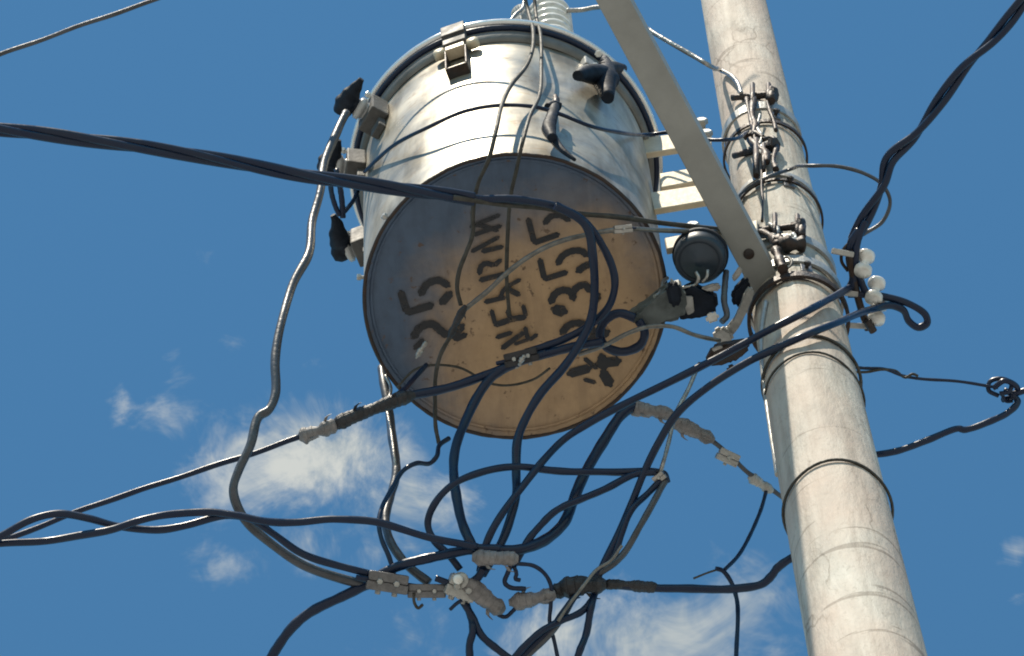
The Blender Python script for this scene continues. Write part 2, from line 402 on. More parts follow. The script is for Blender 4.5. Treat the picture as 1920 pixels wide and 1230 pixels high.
def clamp(name, label, a, b, wpx, material, cat='clamp', ends=True, bolts=2, dz=None, ribs=False, group=None):
    """bolted parallel-groove connector: two jaws, bolts with nuts, wire tails"""
    A, B = W([a, b]); s = pxm(A); th = thing(name, label, cat, (A + B) / 2, group)
    M = axis_frame(A, B); Ln = (B - A).length; w = wpx * s
    for sg in (-1, 1):
        bm = bmesh.new(); Mj = M @ Matrix.Translation((0, sg * w * .255, sg * w * .04)); bm_box(bm, Mj, Ln * (1 - .05 * (sg > 0)), w * .5, w * .75, w * .10)
        if ribs:
            for k in range(5): bm_box(bm, M @ Matrix.Translation((Ln * (-.36 + .18 * k), sg * w * .44, 0)), Ln * .07, w * .22, w * .6, w * .03)
        obj('jaw', bm, material, th)
    zdir = (M.to_3x3() @ Vector((0, 0, 1))).normalized(); ydir = (M.to_3x3() @ Vector((0, 1, 0))).normalized()
    for k in range(bolts):
        x = (k + .5) / bolts - .5
        p = M @ Vector((x * Ln * .8, 0, 0)); bm = bmesh.new()
        bolt(bm, p - ydir * w * .2, -ydir, w * .15, w * .5); bolt(bm, p, zdir, w * .17, w * .62)
        obj('bolt', bm, 'galvanised', th)
    if ends:
        x = (B - A).normalized()
        for sgn, e in ((-1, A), (1, B)):
            bm = bmesh.new(); bm_tube(bm, catmull([e - x * sgn * w * .2, e + x * sgn * w * .3, e + x * sgn * w * .55 + zdir * w * .08 * sgn], 4), w * .16, 8); obj('wire_end', bm, 'black_rubber', th)
    return th
def taped(name, label, pts, rpx, material, cat='splice', rough=.16, tails=True, group=None):
    """cable splice wound with tape: overlapping helical turns over a lumpy core, loose tape ends"""
    P = catmull(W(pts), 26); s = pxm(P[0]); th = thing(name, label, cat, P[0], group); ph = random.random() * 6
    ln = sum((b - a).length for a, b in zip(P, P[1:])); turns = max(4, ln / (rpx * s * .75)); sides = 18
    fr = frames(P); bm = bmesh.new(); rings = []; m = len(P) - 1
    for i, p in enumerate(P):
        t = i / m; _, a, b = fr[i]; rg = []
        core = rpx * .88 * s * (.50 + .5 * min(1, 8 * t, 8 * (1 - t))) * (1 + rough * .55 * math.sin(11 * t + ph) + rough * .35 * math.sin(23 * t + 2 * ph))
        for k in range(sides):
            an = 2 * math.pi * k / sides; f = (t * turns + k / sides + .12 * math.sin(an * 2 + ph)) % 1.0
            r = core * (1 + .10 * (f - .5) + .07 * math.sin(2 * an + ph + 5 * t))
            rg.append(bm.verts.new(p + (a * math.cos(an) + b * math.sin(an)) * r))
        rings.append(rg)
    for i in range(m):
        for k in range(sides): bm.faces.new((rings[i][k], rings[i][(k + 1) % sides], rings[i + 1][(k + 1) % sides], rings[i + 1][k]))
    bm.faces.new(list(reversed(rings[0]))); bm.faces.new(rings[-1]); obj('wrapping', bm, material, th)
    if tails:
        for t_ in (.3, .74):
            i = int(t_ * m); tx, a, b = fr[i]; an = random.random() * 6; d = a * math.cos(an) + b * math.sin(an); w = tx * rpx * s * .22
            q0 = P[i] + d * rpx * s * .92; q1 = q0 + d * rpx * s * .5 + tx * rpx * s * .35; q2 = q1 + d * rpx * s * .15 + tx * rpx * s * .55
            bm = bmesh.new(); nn = tx.cross(d) * rpx * s * .06
            A = [bm.verts.new(q + o) for q in (q0, q1, q2) for o in (-w - nn, w - nn, w + nn, -w + nn)]
            for x in (0, 4):
                for k in range(4): bm.faces.new((A[x + k], A[x + (k + 1) % 4], A[x + 4 + (k + 1) % 4], A[x + 4 + k]))
            bm.faces.new(A[0:4]); bm.faces.new(A[8:12]); obj('tape_end', bm, material, th)
    return th

# ------------------------------------------------------------------ setting
bm = bmesh.new(); bmesh.ops.create_grid(bm, x_segments=60, y_segments=60, size=600)
for v in bm.verts: v.co.z = 0.0 if v.co.length < 40 else .25 * math.sin(v.co.x * .05) * math.cos(v.co.y * .043)
g = obj('ground', bm, 'ground_soil'); g['kind'] = 'structure'

# ------------------------------------------------------------------ pole
pole = thing('utility_pole', 'tall pale concrete utility pole, streaked and cracked, right of the transformer', 'utility pole', (PX, PY, 0))
bm = bmesh.new(); prof = []
z = -0.3
while z < ZB + 3.2:
    prof.append((pole_r(z), z)); z += .12
prof += [(pole_r(z), z), (pole_r(z) * .8, z + .02), (0, z + .03)]
bm_lathe(bm, prof, 48, Matrix.Translation((PX, PY, 0)))
for v in bm.verts:
    a = math.atan2(v.co.y - PY, v.co.x - PX); k = 1 + .010 * math.sin(3 * a + v.co.z * 1.7) + .008 * math.sin(5 * a - v.co.z * 3.1)
    v.co.x = PX + (v.co.x - PX) * k; v.co.y = PY + (v.co.y - PY) * k
sh = obj('shaft', bm, 'pole_concrete', pole)

def ring(name, parent, zc, h, t, material, tilt=(0, 0), off=0.0, sides=56):
    """flat steel strap round the pole"""
    bm = bmesh.new(); r = pole_r(zc) * 1.02 + off
    prof = [(r, -h / 2), (r + t, -h / 2), (r + t * 1.05, 0), (r + t, h / 2), (r, h / 2)]
    M = Matrix.Translation((PX, PY, zc)) @ Matrix.Rotation(tilt[0], 4, 'X') @ Matrix.Rotation(tilt[1], 4, 'Y')
    bm_lathe(bm, prof, sides, M, False, close=True); return obj(name, bm, material, parent)
def wire_ring(label, zc, rpx, material, tilt, group=None, name='tie_wire'):
    P = []
    for k in range(49):
        a = 2 * math.pi * k / 48; r = pole_r(zc) * 1.02 + .002
        P.append(Matrix.Translation((PX, PY, zc)) @ Matrix.Rotation(tilt[0], 4, 'X') @ Matrix.Rotation(tilt[1], 4, 'Y') @ Vector((r * math.cos(a), r * math.sin(a), .006 * math.sin(3 * a))))
    bm = bmesh.new(); bm_tube(bm, P, rpx * pxm(P[0]), 8, False); o = obj(name, bm, material); return tag(o, label, 'wire', group)
def zf(px, py): return pole_pt(px, py).z

# ------------------------------------------------------------------ transformer
m = MAT['pole_concrete']; t, b, n_, l_ = nodes_of(m); tcn = n_('ShaderNodeTexCoord'); sp_ = n_('ShaderNodeSeparateXYZ'); l_(tcn.outputs['Object'], sp_.inputs[0])
prev = b.inputs['Base Color'].links[0].from_socket
run = ramp(nz(30, (1, 1, .06), 5, .6), [(.46, (0, 0, 0)), (.60, (.75, .75, .75))])
for py, ln in ((236, .30), (345, .22), (527, .38)):
    zb = pole_pt(1373 + .204 * py, py).z - ORG[sh.name].z
    mr = n_('ShaderNodeMapRange'); l_(sp_.outputs[2], mr.inputs[0]); mr.inputs[1].default_value = zb - ln; mr.inputs[2].default_value = zb; mr.inputs[3].default_value = 0; mr.inputs[4].default_value = .9
    lt_ = n_('ShaderNodeMath'); lt_.operation = 'LESS_THAN'; l_(sp_.outputs[2], lt_.inputs[0]); lt_.inputs[1].default_value = zb
    m1 = n_('ShaderNodeMath'); m1.operation = 'MULTIPLY'; l_(mr.outputs[0], m1.inputs[0]); l_(lt_.outputs[0], m1.inputs[1])
    m2 = n_('ShaderNodeMath'); m2.operation = 'MULTIPLY'; l_(m1.outputs[0], m2.inputs[0]); l_(run, m2.inputs[1])
    prev = mixc(m2.outputs[0], prev, (.30, .20, .13))
l_(prev, b.inputs['Base Color'])
TM = Matrix.Translation((TX, TY, ZB))
tr = thing('transformer', 'round grey-cream pole transformer tank with speckled brown stencilled underside', 'transformer', (TX, TY, ZB))
def wobble(bm, amp):
    for v in bm.verts:
        x, y = v.co.x - TX, v.co.y - TY; r = math.hypot(x, y)
        if r > R_T * .8:
            a = math.atan2(y, x); zz = v.co.z - ZB
            k = 1 + amp * (math.sin(3 * a + zz * 7) + .6 * math.sin(7 * a - zz * 9))
            # the big dent below the lid, right of centre
            da = a - math.radians(-70); dzv = (zz - .47) / .10
            k -= .034 * math.exp(-(da / .13) ** 2 - dzv ** 2)
            v.co.x = TX + x * k; v.co.y = TY + y * k
bm = bmesh.new()
prof = [(R_T - .002, .0005)] + [(R_T, .02 + i * (H_T - .03) / 40) for i in range(41)]
bm_lathe(bm, prof, 128, TM); wobble(bm, .0018); tank = obj('tank', bm, 'tank_paint', tr)
bm = bmesh.new()
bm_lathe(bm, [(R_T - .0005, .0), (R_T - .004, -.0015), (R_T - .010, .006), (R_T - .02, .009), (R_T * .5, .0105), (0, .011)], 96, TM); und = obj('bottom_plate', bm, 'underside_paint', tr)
bm = bmesh.new(); bm_lathe(bm, [(R_T - .001 + .0035 * math.cos(a), -.001 + .0035 * math.sin(a)) for a in [2 * math.pi * k / 8 for k in range(8)]], 128, TM, True, close=True); [setattr(v, 'co', v.co + Vector((0, 0, .0012 * math.sin(19 * math.atan2(v.co.y - TY, v.co.x - TX)) + .0008 * math.sin(47 * math.atan2(v.co.y - TY, v.co.x - TX))))) for v in bm.verts]; obj('bottom_rim', bm, 'dark_iron', tr)
bm = bmesh.new(); RB = R_T - .013; bm_lathe(bm, [(RB + .0030 * math.cos(a), .0062 + .0026 * math.sin(a)) for a in [2 * math.pi * k / 8 for k in range(8)]], 220, TM, True, close=True)
for v in bm.verts:
    a = math.atan2(v.co.y - TY, v.co.x - TX); v.co.z += .0009 * math.sin(83 * a) + .0006 * math.sin(131 * a)
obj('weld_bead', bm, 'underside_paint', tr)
# lid: skirt, rolled clamp ring and domed cover
zl = H_T
bm = bmesh.new(); bm_lathe(bm, [(R_T + .001, zl - .050), (R_T + .009, zl - .046), (R_T + .011, zl - .004), (R_T + .012, zl + .010), (R_T, zl + .010)], 128, TM); obj('lid_flange', bm, 'flange_grey', tr)
bm = bmesh.new(); bm_lathe(bm, [(R_T + .014 + .0065 * math.cos(a), zl - .010 + .006 * math.sin(a)) for a in [2 * math.pi * k / 10 for k in range(10)]], 128, TM, True, close=True); obj('shadow_gap', bm, 'black_rubber', tr)  # black ring stands in for the dark shadow gap under the clamp ring
bm = bmesh.new(); R2 = R_T + .020
bm_lathe(bm, [(R2 + .0075 * math.cos(a), zl + .004 + .0075 * math.sin(a)) for a in [2 * math.pi * k / 12 for k in range(12)]], 128, TM, True, close=True); cr = obj('clamp_ring', bm, 'bright_ring', tr)
bm = bmesh.new(); bm_lathe(bm, [(R_T + .014, zl + .011), (R_T * .8, zl + .035), (R_T * .4, zl + .05), (0, zl + .055)], 96, TM); obj('lid', bm, 'tank_paint', tr)

def tank_basis(th_deg, z, out_=0.0):
    """th: degrees to the right of the side facing the viewer"""
    a = math.radians(th_deg); n = Vector((math.sin(a), -math.cos(a), 0)); t = Vector((math.cos(a), math.sin(a), 0))
    M = Matrix((t, n, Vector((0, 0, 1)))).transposed().to_4x4(); M.translation = Vector((TX, TY, ZB + z)) + n * (R_T + out_); return M
def lug_box(bm, M, x, y, z, sx, sy, sz, bev=.0015): bm_box(bm, M @ Matrix.Translation((x, y, z)), sx, sy, sz, bev)

# lid latch on the near side
M = tank_basis(-15.5, H_T - .13)
lt = obj('lid_latch', (lambda b: (lug_box(b, M, 0, .018, .092, .043, .018, .075), lug_box(b, M, 0, .029, .112, .044, .009, .05), b)[-1])(bmesh.new()), 'pad_grey', tr)
bm = bmesh.new()
lug_box(bm, M, 0, .010, -.062, .032, .016, .012); obj('latch_lip', bm, 'bracket_paint', lt)
bm = bmesh.new(); lug_box(bm, M, 0, .014, .034, .036, .022, .018); obj('latch_hook', bm, 'bracket_paint', lt)
bm = bmesh.new(); lug_box(bm, M, -.019, .010, -.015, .003, .022, .10, .0008); lug_box(bm, M, .019, .010, -.015, .003, .022, .10, .0008); lug_box(bm, M, 0, .010, -.070, .041, .022, .003, .0008); obj('hook_frame', bm, 'dark_iron', lt)
for sx in (-.031, .031):
    bm = bmesh.new(); Me = M @ Matrix.Translation((sx, .008, .055)) @ Matrix.Rotation(math.pi / 2, 4, 'X')
    bm_lathe(bm, [(0, -.012), (.010, -.012), (.012, -.009), (.012, .004), (0, .006)], 14, Me, True); obj('latch_stud', bm, 'bracket_paint', lt)
# three low-voltage bushings on the left wall with rubber boots
LV = [(-56, .575, [(640, 213), (648, 195), (658, 178), (668, 163), (678, 148)], (690, 207)),
      (-78, .575, [(608, 322), (616, 306), (624, 290), (630, 277), (635, 262)], (655, 318)),
      (-107, .55, [(650, 470), (640, 455), (634, 438), (632, 420), (624, 403)], (672, 450))]
for th, zz, spine, foot in LV:
    M = tank_basis(th, zz)
    bm = bmesh.new(); lug_box(bm, M, 0, .018, 0, .052, .034, .075, .003); lug_box(bm, M, 0, .008, -.05, .03, .014, .05, .002)
    bu = obj('bushing_pad', bm, 'pad_grey', tr)
    for sx in (-.02, .02):
        bm = bmesh.new(); bolt(bm, M @ Vector((sx, .03, .028)), (M.to_3x3() @ Vector((0, 1, .4))).normalized(), .006, .016); obj('bolt', bm, 'porcelain', bu)
    bm = bmesh.new(); c = M @ Vector((0, .02, 0)); n = (M.to_3x3() @ Vector((0, 1, 0)))
    q = n.to_track_quat('Z', 'Y').to_matrix().to_4x4(); q.translation = c
    bm_lathe(bm, [(.0, 0), (.022, 0), (.022, .012), (.016, .014), (.016, .020), (.021, .022), (.021, .030), (.014, .034), (0, .036)], 18, q); obj('insulator', bm, 'grey_porcelain', bu)
    tip = c + n * .045
    dd = pxm(c); sp = [at(x, y, tip.z + .0) for x, y in spine]
    bm = bmesh.new(); P = catmull(sp, 6)
    rs = [.015, .021, .017, .011, .005]
    def rad(t, rs=rs):
        f = t * (len(rs) - 1); i = min(int(f), len(rs) - 2); return (rs[i] + (rs[i + 1] - rs[i]) * (f - i)) * (1 + .05 * math.sin(26 * t))
    bm_tube(bm, P, rad, 12); bm_tube(bm, catmull([tip - n * .02, tip, sp[1].lerp(tip, .3), sp[1]], 5), lambda t: .013 + .006 * t, 12)
    bt = obj('terminal_boot', bm, 'boot_rubber', bu)
# high-voltage side connector, right of the dent, under the lid
M = tank_basis(40, .60)
bm = bmesh.new(); lug_box(bm, M, 0, .006, 0, .05, .018, .04, .003); hb = obj('bushing_pad', bm, 'galvanised', tr)
for pts, rr in (([(1082, 142), (1102, 138), (1126, 142), (1146, 150)], (.009, .017, .021, .017)), ([(1134, 110), (1136, 128), (1134, 150), (1140, 184)], (.007, .016, .023, .011)), ([(1130, 132), (1150, 128), (1168, 128)], (.015, .013, .008))):
    bm = bmesh.new(); P = catmull([tank_pt(x, y, .13) for x, y in pts], 7)
    bm_tube(bm, P, lambda t, rr=rr: rr[min(int(t * (len(rr) - 1)), len(rr) - 2)] * (1 - (t * (len(rr) - 1) - min(int(t * (len(rr) - 1)), len(rr) - 2))) + rr[min(int(t * (len(rr) - 1)), len(rr) - 2) + 1] * (t * (len(rr) - 1) - min(int(t * (len(rr) - 1)), len(rr) - 2)), 14); obj('terminal_boot', bm, 'boot_rubber', hb)
for x, y in ((1122, 101), (1100, 128), (1116, 124)):
    bm = bmesh.new(); bolt(bm, tank_pt(x, y, .15), -ray(x, y), .007, .018); obj('bolt', bm, 'porcelain', hb)
# porcelain bushing standing on the lid
bc = at(1037, 104, ZB + H_T + .04)
bm = bmesh.new(); M = Matrix.Translation(bc); prof = [(0, -.02), (.034, -.02), (.034, 0)]
for k in range(7):
    z = .01 + k * .035; prof += [(.026, z), (.040, z + .006), (.042, z + .013), (.030, z + .022)]
prof += [(.018, .26), (.018, .28), (0, .285)]
bm_lathe(bm, prof, 32, M); hv = obj('high_voltage_bushing', bm, 'porcelain', tr)
bm = bmesh.new(); bm_lathe(bm, [(0, .28), (.010, .28), (.010, .31), (.014, .312), (.014, .325), (0, .328)], 12, M, False); obj('terminal_stud', bm, 'galvanised', hv)
# grey arrester beside the bushing
ac = at(985, 92, ZB + H_T + .04)
bm = bmesh.new(); prof = [(0, -.02), (.018, -.02)]
for k in range(7):
    z = k * .034; prof += [(.013, z), (.021, z + .006), (.013, z + .012)]
prof += [(.008, .25), (0, .255)]
bm_lathe(bm, prof, 20, Matrix.Translation(ac)); obj('surge_arrester', bm, 'grey_porcelain', tr)
# earth lug and drain boss near the lower left rim
for x, y in ((728, 410), (682, 520)):
    bm = bmesh.new(); p = tank_pt(x, y); nn = Vector((p.x - TX, p.y - TY, 0)).normalized(); bolt(bm, p - nn * .004, nn, .006, .016); obj('rivet', bm, 'galvanised', tr)
# hanger brackets from the tank to the pole
def bar(x0, x1, yc, zc, h, t, name, parent, material):
    bm = bmesh.new(); bm_box(bm, Matrix.Translation(((x0 + x1) / 2, yc, ZB + zc)), x1 - x0, t, h, .003); return obj(name, bm, material, parent)
def quadbar(pts, name, parent, yfix, thick=.012, material='bracket_paint'):
    """plate standing on edge, its face towards the viewer: corners given on the plane y = yfix"""
    o = []
    for x, y in pts:
        d = ray(x, y); o.append(CAM + d * ((yfix - CAM.y) / d.y))
    bm = bmesh.new(); bm_prism(bm, o, Vector((0, 1, 0)), thick); bmesh.ops.bevel(bm, geom=list(bm.edges), offset=.0015, segments=1, affect='EDGES'); return obj(name, bm, material, parent)
YF = TY - .055
h1 = quadbar([(1205, 258), (1334, 243), (1334, 268), (1207, 287)], 'hanger_bracket', tr, YF)
h2 = quadbar([(1236, 325), (1342, 308), (1342, 332), (1238, 351)], 'hanger_bracket', tr, YF)
h3 = quadbar([(1218, 361), (1362, 339), (1364, 369), (1226, 392)], 'hanger_bracket', tr, YF - .012)
h4 = quadbar([(1246, 446), (1420, 412), (1420, 432), (1250, 466)], 'hanger_bracket', tr, YF)
for hb_, pts in ((h1, [(1316, 244), (1325, 266)]), (h4, [(1300, 440)])):
    for x, y in pts:
        d = ray(x, y); p = CAM + d * ((YF - .004 - CAM.y) / d.y); bm = bmesh.new(); bolt(bm, p, Vector((0, -1, 0)), .012, .022); obj('bolt', bm, 'galvanised', hb_)

# stencilled characters on the underside (paint film on the plate)
def bot(px, py, k=0): return at(px, py, ZB + .0087 - k * .00005)
STROKES = [
 # 5 (upper, half hidden)
 [10, (990.7, 412), (1001, 452)], [10, (1003, 455), (1046, 440)], [10, (1022, 418), (1033, 406), (1051, 404), (1066, 412)],
 # 5
 [10, (1012.7, 488), (1020, 520)], [10, (1022, 523), (1061, 511)], [11, (1046, 494), (1055, 480), (1072, 471), (1090, 471), (1100, 478)], [12, (1084, 508), (1097, 499), (1107, 495)],
 # 3
 [12, (1033, 566), (1041, 551), (1056, 544), (1070, 548), (1075, 560)], [12, (1072, 552), (1082, 539), (1097, 534), (1106, 545)], [13, (1112, 568), (1121, 555)], [18, (1040, 580), (1056, 584)],
 # 2
 [12, (1054, 624), (1065, 611), (1085, 606), (1103, 612)], [14, (1083, 652), (1112, 637), (1138, 623)], [10, (1112, 615), (1110, 640)],
 # last character near the rim
 [16, (1070, 700), (1103, 691)], [7, (1097, 673), (1118, 690)], [17, (1122, 682), (1158, 677)], [13, (1128, 668), (1133, 690)], [17, (1131, 700), (1143, 719)], [7, (1097, 712), (1115, 717)],
 # 2 5 on the left
 [12, (752, 549), (762, 582)], [12, (765, 586), (808, 573)], [12, (789, 551), (801, 533), (822, 526), (840, 535)], [13, (829, 567), (843, 551)],
 [13, (776, 631), (789, 613), (811, 608), (825, 619), (838, 629)], [14, (846, 630), (866, 612)], [10, (855, 636), (872, 628)], [9, (779, 652), (792, 638)],
 # middle line of letters, top to bottom
 [7, (884, 425), (935, 404)], [7, (890, 440), (938, 424)], [7, (886, 471), (934, 445)], [8, (906, 471), (941, 463)], [7, (893, 421), (932, 432)],
 [9, (899, 512), (902, 500), (911, 494), (924, 497)], [9, (902, 525), (945, 514)], [8, (928, 497), (938, 488)],
 [8, (911, 566), (946, 558)], [7, (938, 558), (946, 542), (974, 525)], [10, (954, 543), (972, 552)],
 [7, (922, 583), (928, 606)], [10, (930, 609), (962, 598), (983, 595)], [7, (981, 574), (986, 592)], [8, (952, 584), (957, 596)],
 [8, (933, 632), (958, 624)], [9, (943, 652), (981, 624)], [7, (985, 615), (992, 636), (1006, 628)], [6, (966, 645), (989, 637)]]
for ki, st in enumerate(STROKES):
    w = st[0]; P = [bot(*q, ki) for q in st[1:]]
    if len(P) > 2: P = catmull(P, 5)
    s = pxm(P[0]) * w * .60; bm = bmesh.new(); Lf = []; Rg = []
    for i, p in enumerate(P):
        tg = (P[min(i + 1, len(P) - 1)] - P[max(i - 1, 0)]).normalized(); sd_ = Vector((-tg.y, tg.x, 0)).normalized() * s
        j = 1 + .08 * math.sin(i * 2.1 + w)
        Lf.append(bm.verts.new(p + sd_ * j)); Rg.append(bm.verts.new(p - sd_ * j))
    outl = list(Lf)
    def cap(pc, frm, sgn):
        return [bm.verts.new(pc + Matrix.Rotation(sgn * math.pi * k / 5, 3, 'Z') @ (frm.co - pc) * ((.62, .86, .86, .62)[k - 1] * (.92 + .16 * random.random()))) for k in range(1, 5)]
    outl += cap(P[-1], Lf[-1], -1) + list(reversed(Rg)) + cap(P[0], Rg[0], -1)
    f = bm.faces.new(outl); bmesh.ops.triangulate(bm, faces=[f])
    obj('stencil_mark', bm, 'stencil', und)

# ------------------------------------------------------------------ pole hardware
def apex(py): return pole_pt(1373 + .204 * py, py).z
bd = thing('pole_band', 'upper galvanised steel band bolted round the pole behind the crossarm', 'pole band', (PX, PY, apex(212)))
ring('strap', bd, apex(200), .030, .004, 'galvanised', (.10, .02)); ring('strap', bd, apex(232), .012, .004, 'dark_iron', (.10, .02), .003)
bd2 = thing('pole_band', 'middle steel band on the pole below the upper bolt cluster', 'pole band', (PX, PY, apex(325)))
ring('strap', bd2, apex(330), .018, .004, 'galvanised', (.04, .08)); ring('strap', bd2, apex(345), .008, .004, 'dark_iron', (.0, .10), .003)
bd3 = thing('pole_band', 'wide lowest pole band holding the crossarm and the white insulators', 'pole band', (PX, PY, apex(480)))
ring('strap', bd3, apex(450), .030, .005, 'galvanised', (.06, .06)); ring('strap', bd3, apex(492), .026, .005, 'galvanised', (.06, .06), .002); ring('strap', bd3, apex(525), .021, .006, 'dark_iron', (.02, .05), .004)

for bnd, py in ((bd, 205), (bd2, 332), (bd3, 492)):
    p = pole_pt(1373 + .204 * py + 38, py + 14, .004); nrm = Vector((p.x - PX, p.y - PY, 0)).normalized(); Mb = Matrix((Vector((0, 0, 1)).cross(nrm), nrm, Vector((0, 0, 1)))).transposed().to_4x4(); Mb.translation = p
    bm = bmesh.new(); bm_box(bm, Mb, .020, .008, .034, .0015); bk = obj('buckle', bm, 'cast_metal', bnd)
    bm = bmesh.new(); bolt(bm, p, nrm, .006, .016); obj('bolt', bm, 'dark_iron', bk)
def bolt_set(label, hpts, studs, blobs, group=None):
    p0 = pole_pt(*hpts[0], .05)
    th = thing('bolt_assembly', label, 'bolts', p0, group)
    a = pole_pt(*hpts[0], .06); b = pole_pt(*hpts[1], .06); s = pxm(a)
    bm = bmesh.new(); bm_tube(bm, [a.lerp(b, k / 6) for k in range(7)], lambda t: 6.5 * s * (1 + .1 * math.sin(60 * t)), 10); obj('cross_bolt', bm, 'dark_iron', th)
    bm = bmesh.new(); d = (b - a).normalized(); bolt(bm, b - d * .015, d, .015, .022); obj('nut', bm, 'dark_iron', th)
    for x, y0, y1, r in studs:
        bm = bmesh.new(); bm_tube(bm, [pole_pt(x, y0, .06), pole_pt(x, (y0 + y1) / 2, .065), pole_pt(x, y1, .06)], r * s, 8); obj('stud', bm, 'dark_iron', th)
    for pts, r, mt in blobs:
        bm = bmesh.new(); P = catmull([pole_pt(x, y, .055) for x, y in pts], 6); ph = random.random() * 6
        bm_tube(bm, P, lambda t: r * s * (1 + .25 * math.sin(11 * t + ph)), 9); obj('link', bm, mt, th)
    return th
bolt_set('uppermost rusty bolt cluster on the pole where the jumper wire ends', [(1372, 183), (1450, 177)], [(1411, 158, 200, 5), (1441, 158, 188, 5), (1446, 168, 190, 8)],
         [([(1400, 185), (1403, 205), (1408, 225), (1413, 245), (1416, 270)], 4, 'dark_iron'), ([(1413, 185), (1410, 215), (1416, 235), (1412, 255)], 6, 'dark_iron'), ([(1438, 190), (1444, 210), (1450, 225), (1455, 245)], 3.5, 'dark_iron'),
          ([(1425, 215), (1420, 240), (1428, 255), (1424, 272)], 3, 'galvanised'), ([(1395, 258), (1412, 250), (1432, 258)], 5, 'dark_iron')])
bolt_set('second rusty bolt cluster on the pole with hanging hooks and links', [(1376, 292), (1450, 272)], [(1418, 262, 330, 6), (1432, 270, 320, 4)],
         [([(1430, 262), (1446, 258), (1455, 275), (1450, 300), (1455, 318)], 5, 'dark_iron'), ([(1405, 262), (1420, 275), (1434, 285), (1438, 305)], 7, 'dark_iron'), ([(1420, 285), (1416, 305), (1420, 325)], 5, 'galvanised'), ([(1436, 268), (1426, 280), (1436, 292)], 4, 'porcelain'),
          ([(1428, 320), (1428, 350), (1430, 380), (1429, 415)], 2.2, 'dark_iron')])
bolt_set('lowest rusty bolt cluster on the pole beside the end of the crossarm', [(1418, 432), (1500, 424)], [(1453, 402, 440, 5), (1495, 404, 440, 5), (1503, 415, 445, 8)],
         [([(1460, 452), (1480, 458), (1505, 458)], 14, 'dark_iron'), ([(1418, 440), (1432, 438), (1448, 445), (1460, 460)], 8, 'dark_iron'), ([(1455, 470), (1462, 490), (1468, 505)], 9, 'dark_iron'), ([(1462, 490), (1475, 482), (1485, 492), (1478, 502), (1466, 498)], 2.6, 'dull_wire'), ([(1443, 420), (1458, 432), (1450, 445)], 5, 'galvanised'), ([(1485, 438), (1492, 446), (1484, 452)], 4, 'porcelain')])
# spool insulators on a rack at the right side of the pole
rk = thing('insulator_rack', 'steel rack of white spool insulators on the right side of the pole', 'insulator rack', pole_pt(1590, 540))
RZ = .02
bm = bmesh.new(); P = W([(1592, 470, RZ), (1600, 520, RZ), (1612, 570, RZ), (1628, 618, RZ)]); bm_tube(bm, catmull(P, 5), .0065, 8); obj('rack_bar', bm, 'dark_iron', rk)
for a, b in (((1560, 470), (1600, 478)), ((1570, 548), (1608, 552)), ((1590, 610), (1625, 612))):
    bm = bmesh.new(); q = W([(a[0], a[1], RZ), (b[0], b[1], RZ)]); M = axis_frame(q[0], q[1]); bm_box(bm, M, (q[1] - q[0]).length, .010, .018, .002); obj('rack_arm', bm, 'galvanised', rk)
SP = W([(1612, 470, RZ), (1640, 600, RZ)]); ax = (SP[1] - SP[0]).normalized()
for x, y, k in ((1621, 494, 1.0), (1641, 545, 1.0), (1646, 584, 1.0)):
    c = at(x, y, ZB + RZ); q = Vector((.25, -.5, .8)).normalized().to_track_quat('Z', 'Y').to_matrix().to_4x4(); q.translation = c
    bm = bmesh.new(); r = .0155 * k
    bm_lathe(bm, [(0, -.026), (r * .45, -.026), (r * .5, -.023), (r * .92, -.022), (r, -.019), (r, -.011), (r * .85, -.008), (r * .5, -.004), (r * .5, .004), (r * .85, .008), (r, .011), (r, .019), (r * .92, .022), (r * .5, .023), (r * .45, .027), (0, .027)], 24, q); obj('spool_insulator', bm, 'porcelain', rk)
bm = bmesh.new(); bm_tube(bm, catmull(W([(1600, 448, .03), (1580, 470, .03), (1578, 490, .03), (1590, 508, .03)]), 6), .003, 7); obj('bail', bm, 'dark_iron', rk)
bm = bmesh.new(); bm_tube(bm, catmull(W([(1625, 600, .0), (1632, 612, .0), (1638, 622, 0.)]), 5), .007, 8); obj('hook', bm, 'dark_iron', rk)

# ------------------------------------------------------------------ crossarm running out over the viewer
arm = thing('crossarm', 'long grey steel crossarm slanting across the frame to the pole', 'crossarm', at(1440, 545, ZB + .05))
za = ZB + .03
A0, A1 = at(1447, 556, za), at(1117, -60, za)
dA = (A1 - A0).normalized(); nA = Vector((0, 0, 1)).cross(dA)
A1 = A0 + dA * ((A1 - A0).length + .5)
wl = .026
bm = bmesh.new()
lft = nA if nA.x < 0 else -nA
end = [A0 + lft * wl * .55 - dA * .015, A0 + lft * wl + dA * .01, A1 + lft * wl, A1 - lft * wl, A0 - lft * wl + dA * .02, A0 - lft * wl * .9 - dA * .005, A0 - lft * wl * .2 - dA * .022]
bm_prism(bm, end, Vector((0, 0, 1)), .007); bmesh.ops.bevel(bm, geom=list(bm.edges), offset=.0015, segments=1, affect='EDGES'); obj('bottom_flange', bm, 'arm_paint', arm)
bm = bmesh.new(); bm_prism(bm, [p + Vector((0, 0, .0075)) for p in (A0 - lft * wl * .97 + dA * .025, A1 - lft * wl * .97, A1 - lft * wl * .78, A0 - lft * wl * .78 + dA * .025)], Vector((0, 0, 1)), .055); obj('side_flange', bm, 'arm_paint', arm)
hp = at(1404, 476, za - .001); bm = bmesh.new(); bm_lathe(bm, [(0, -.003), (.0075, -.003), (.0095, -.002), (.0095, .004), (0, .004)], 20, Matrix.Translation(hp)); obj('bolt', bm, 'dark_iron', arm)
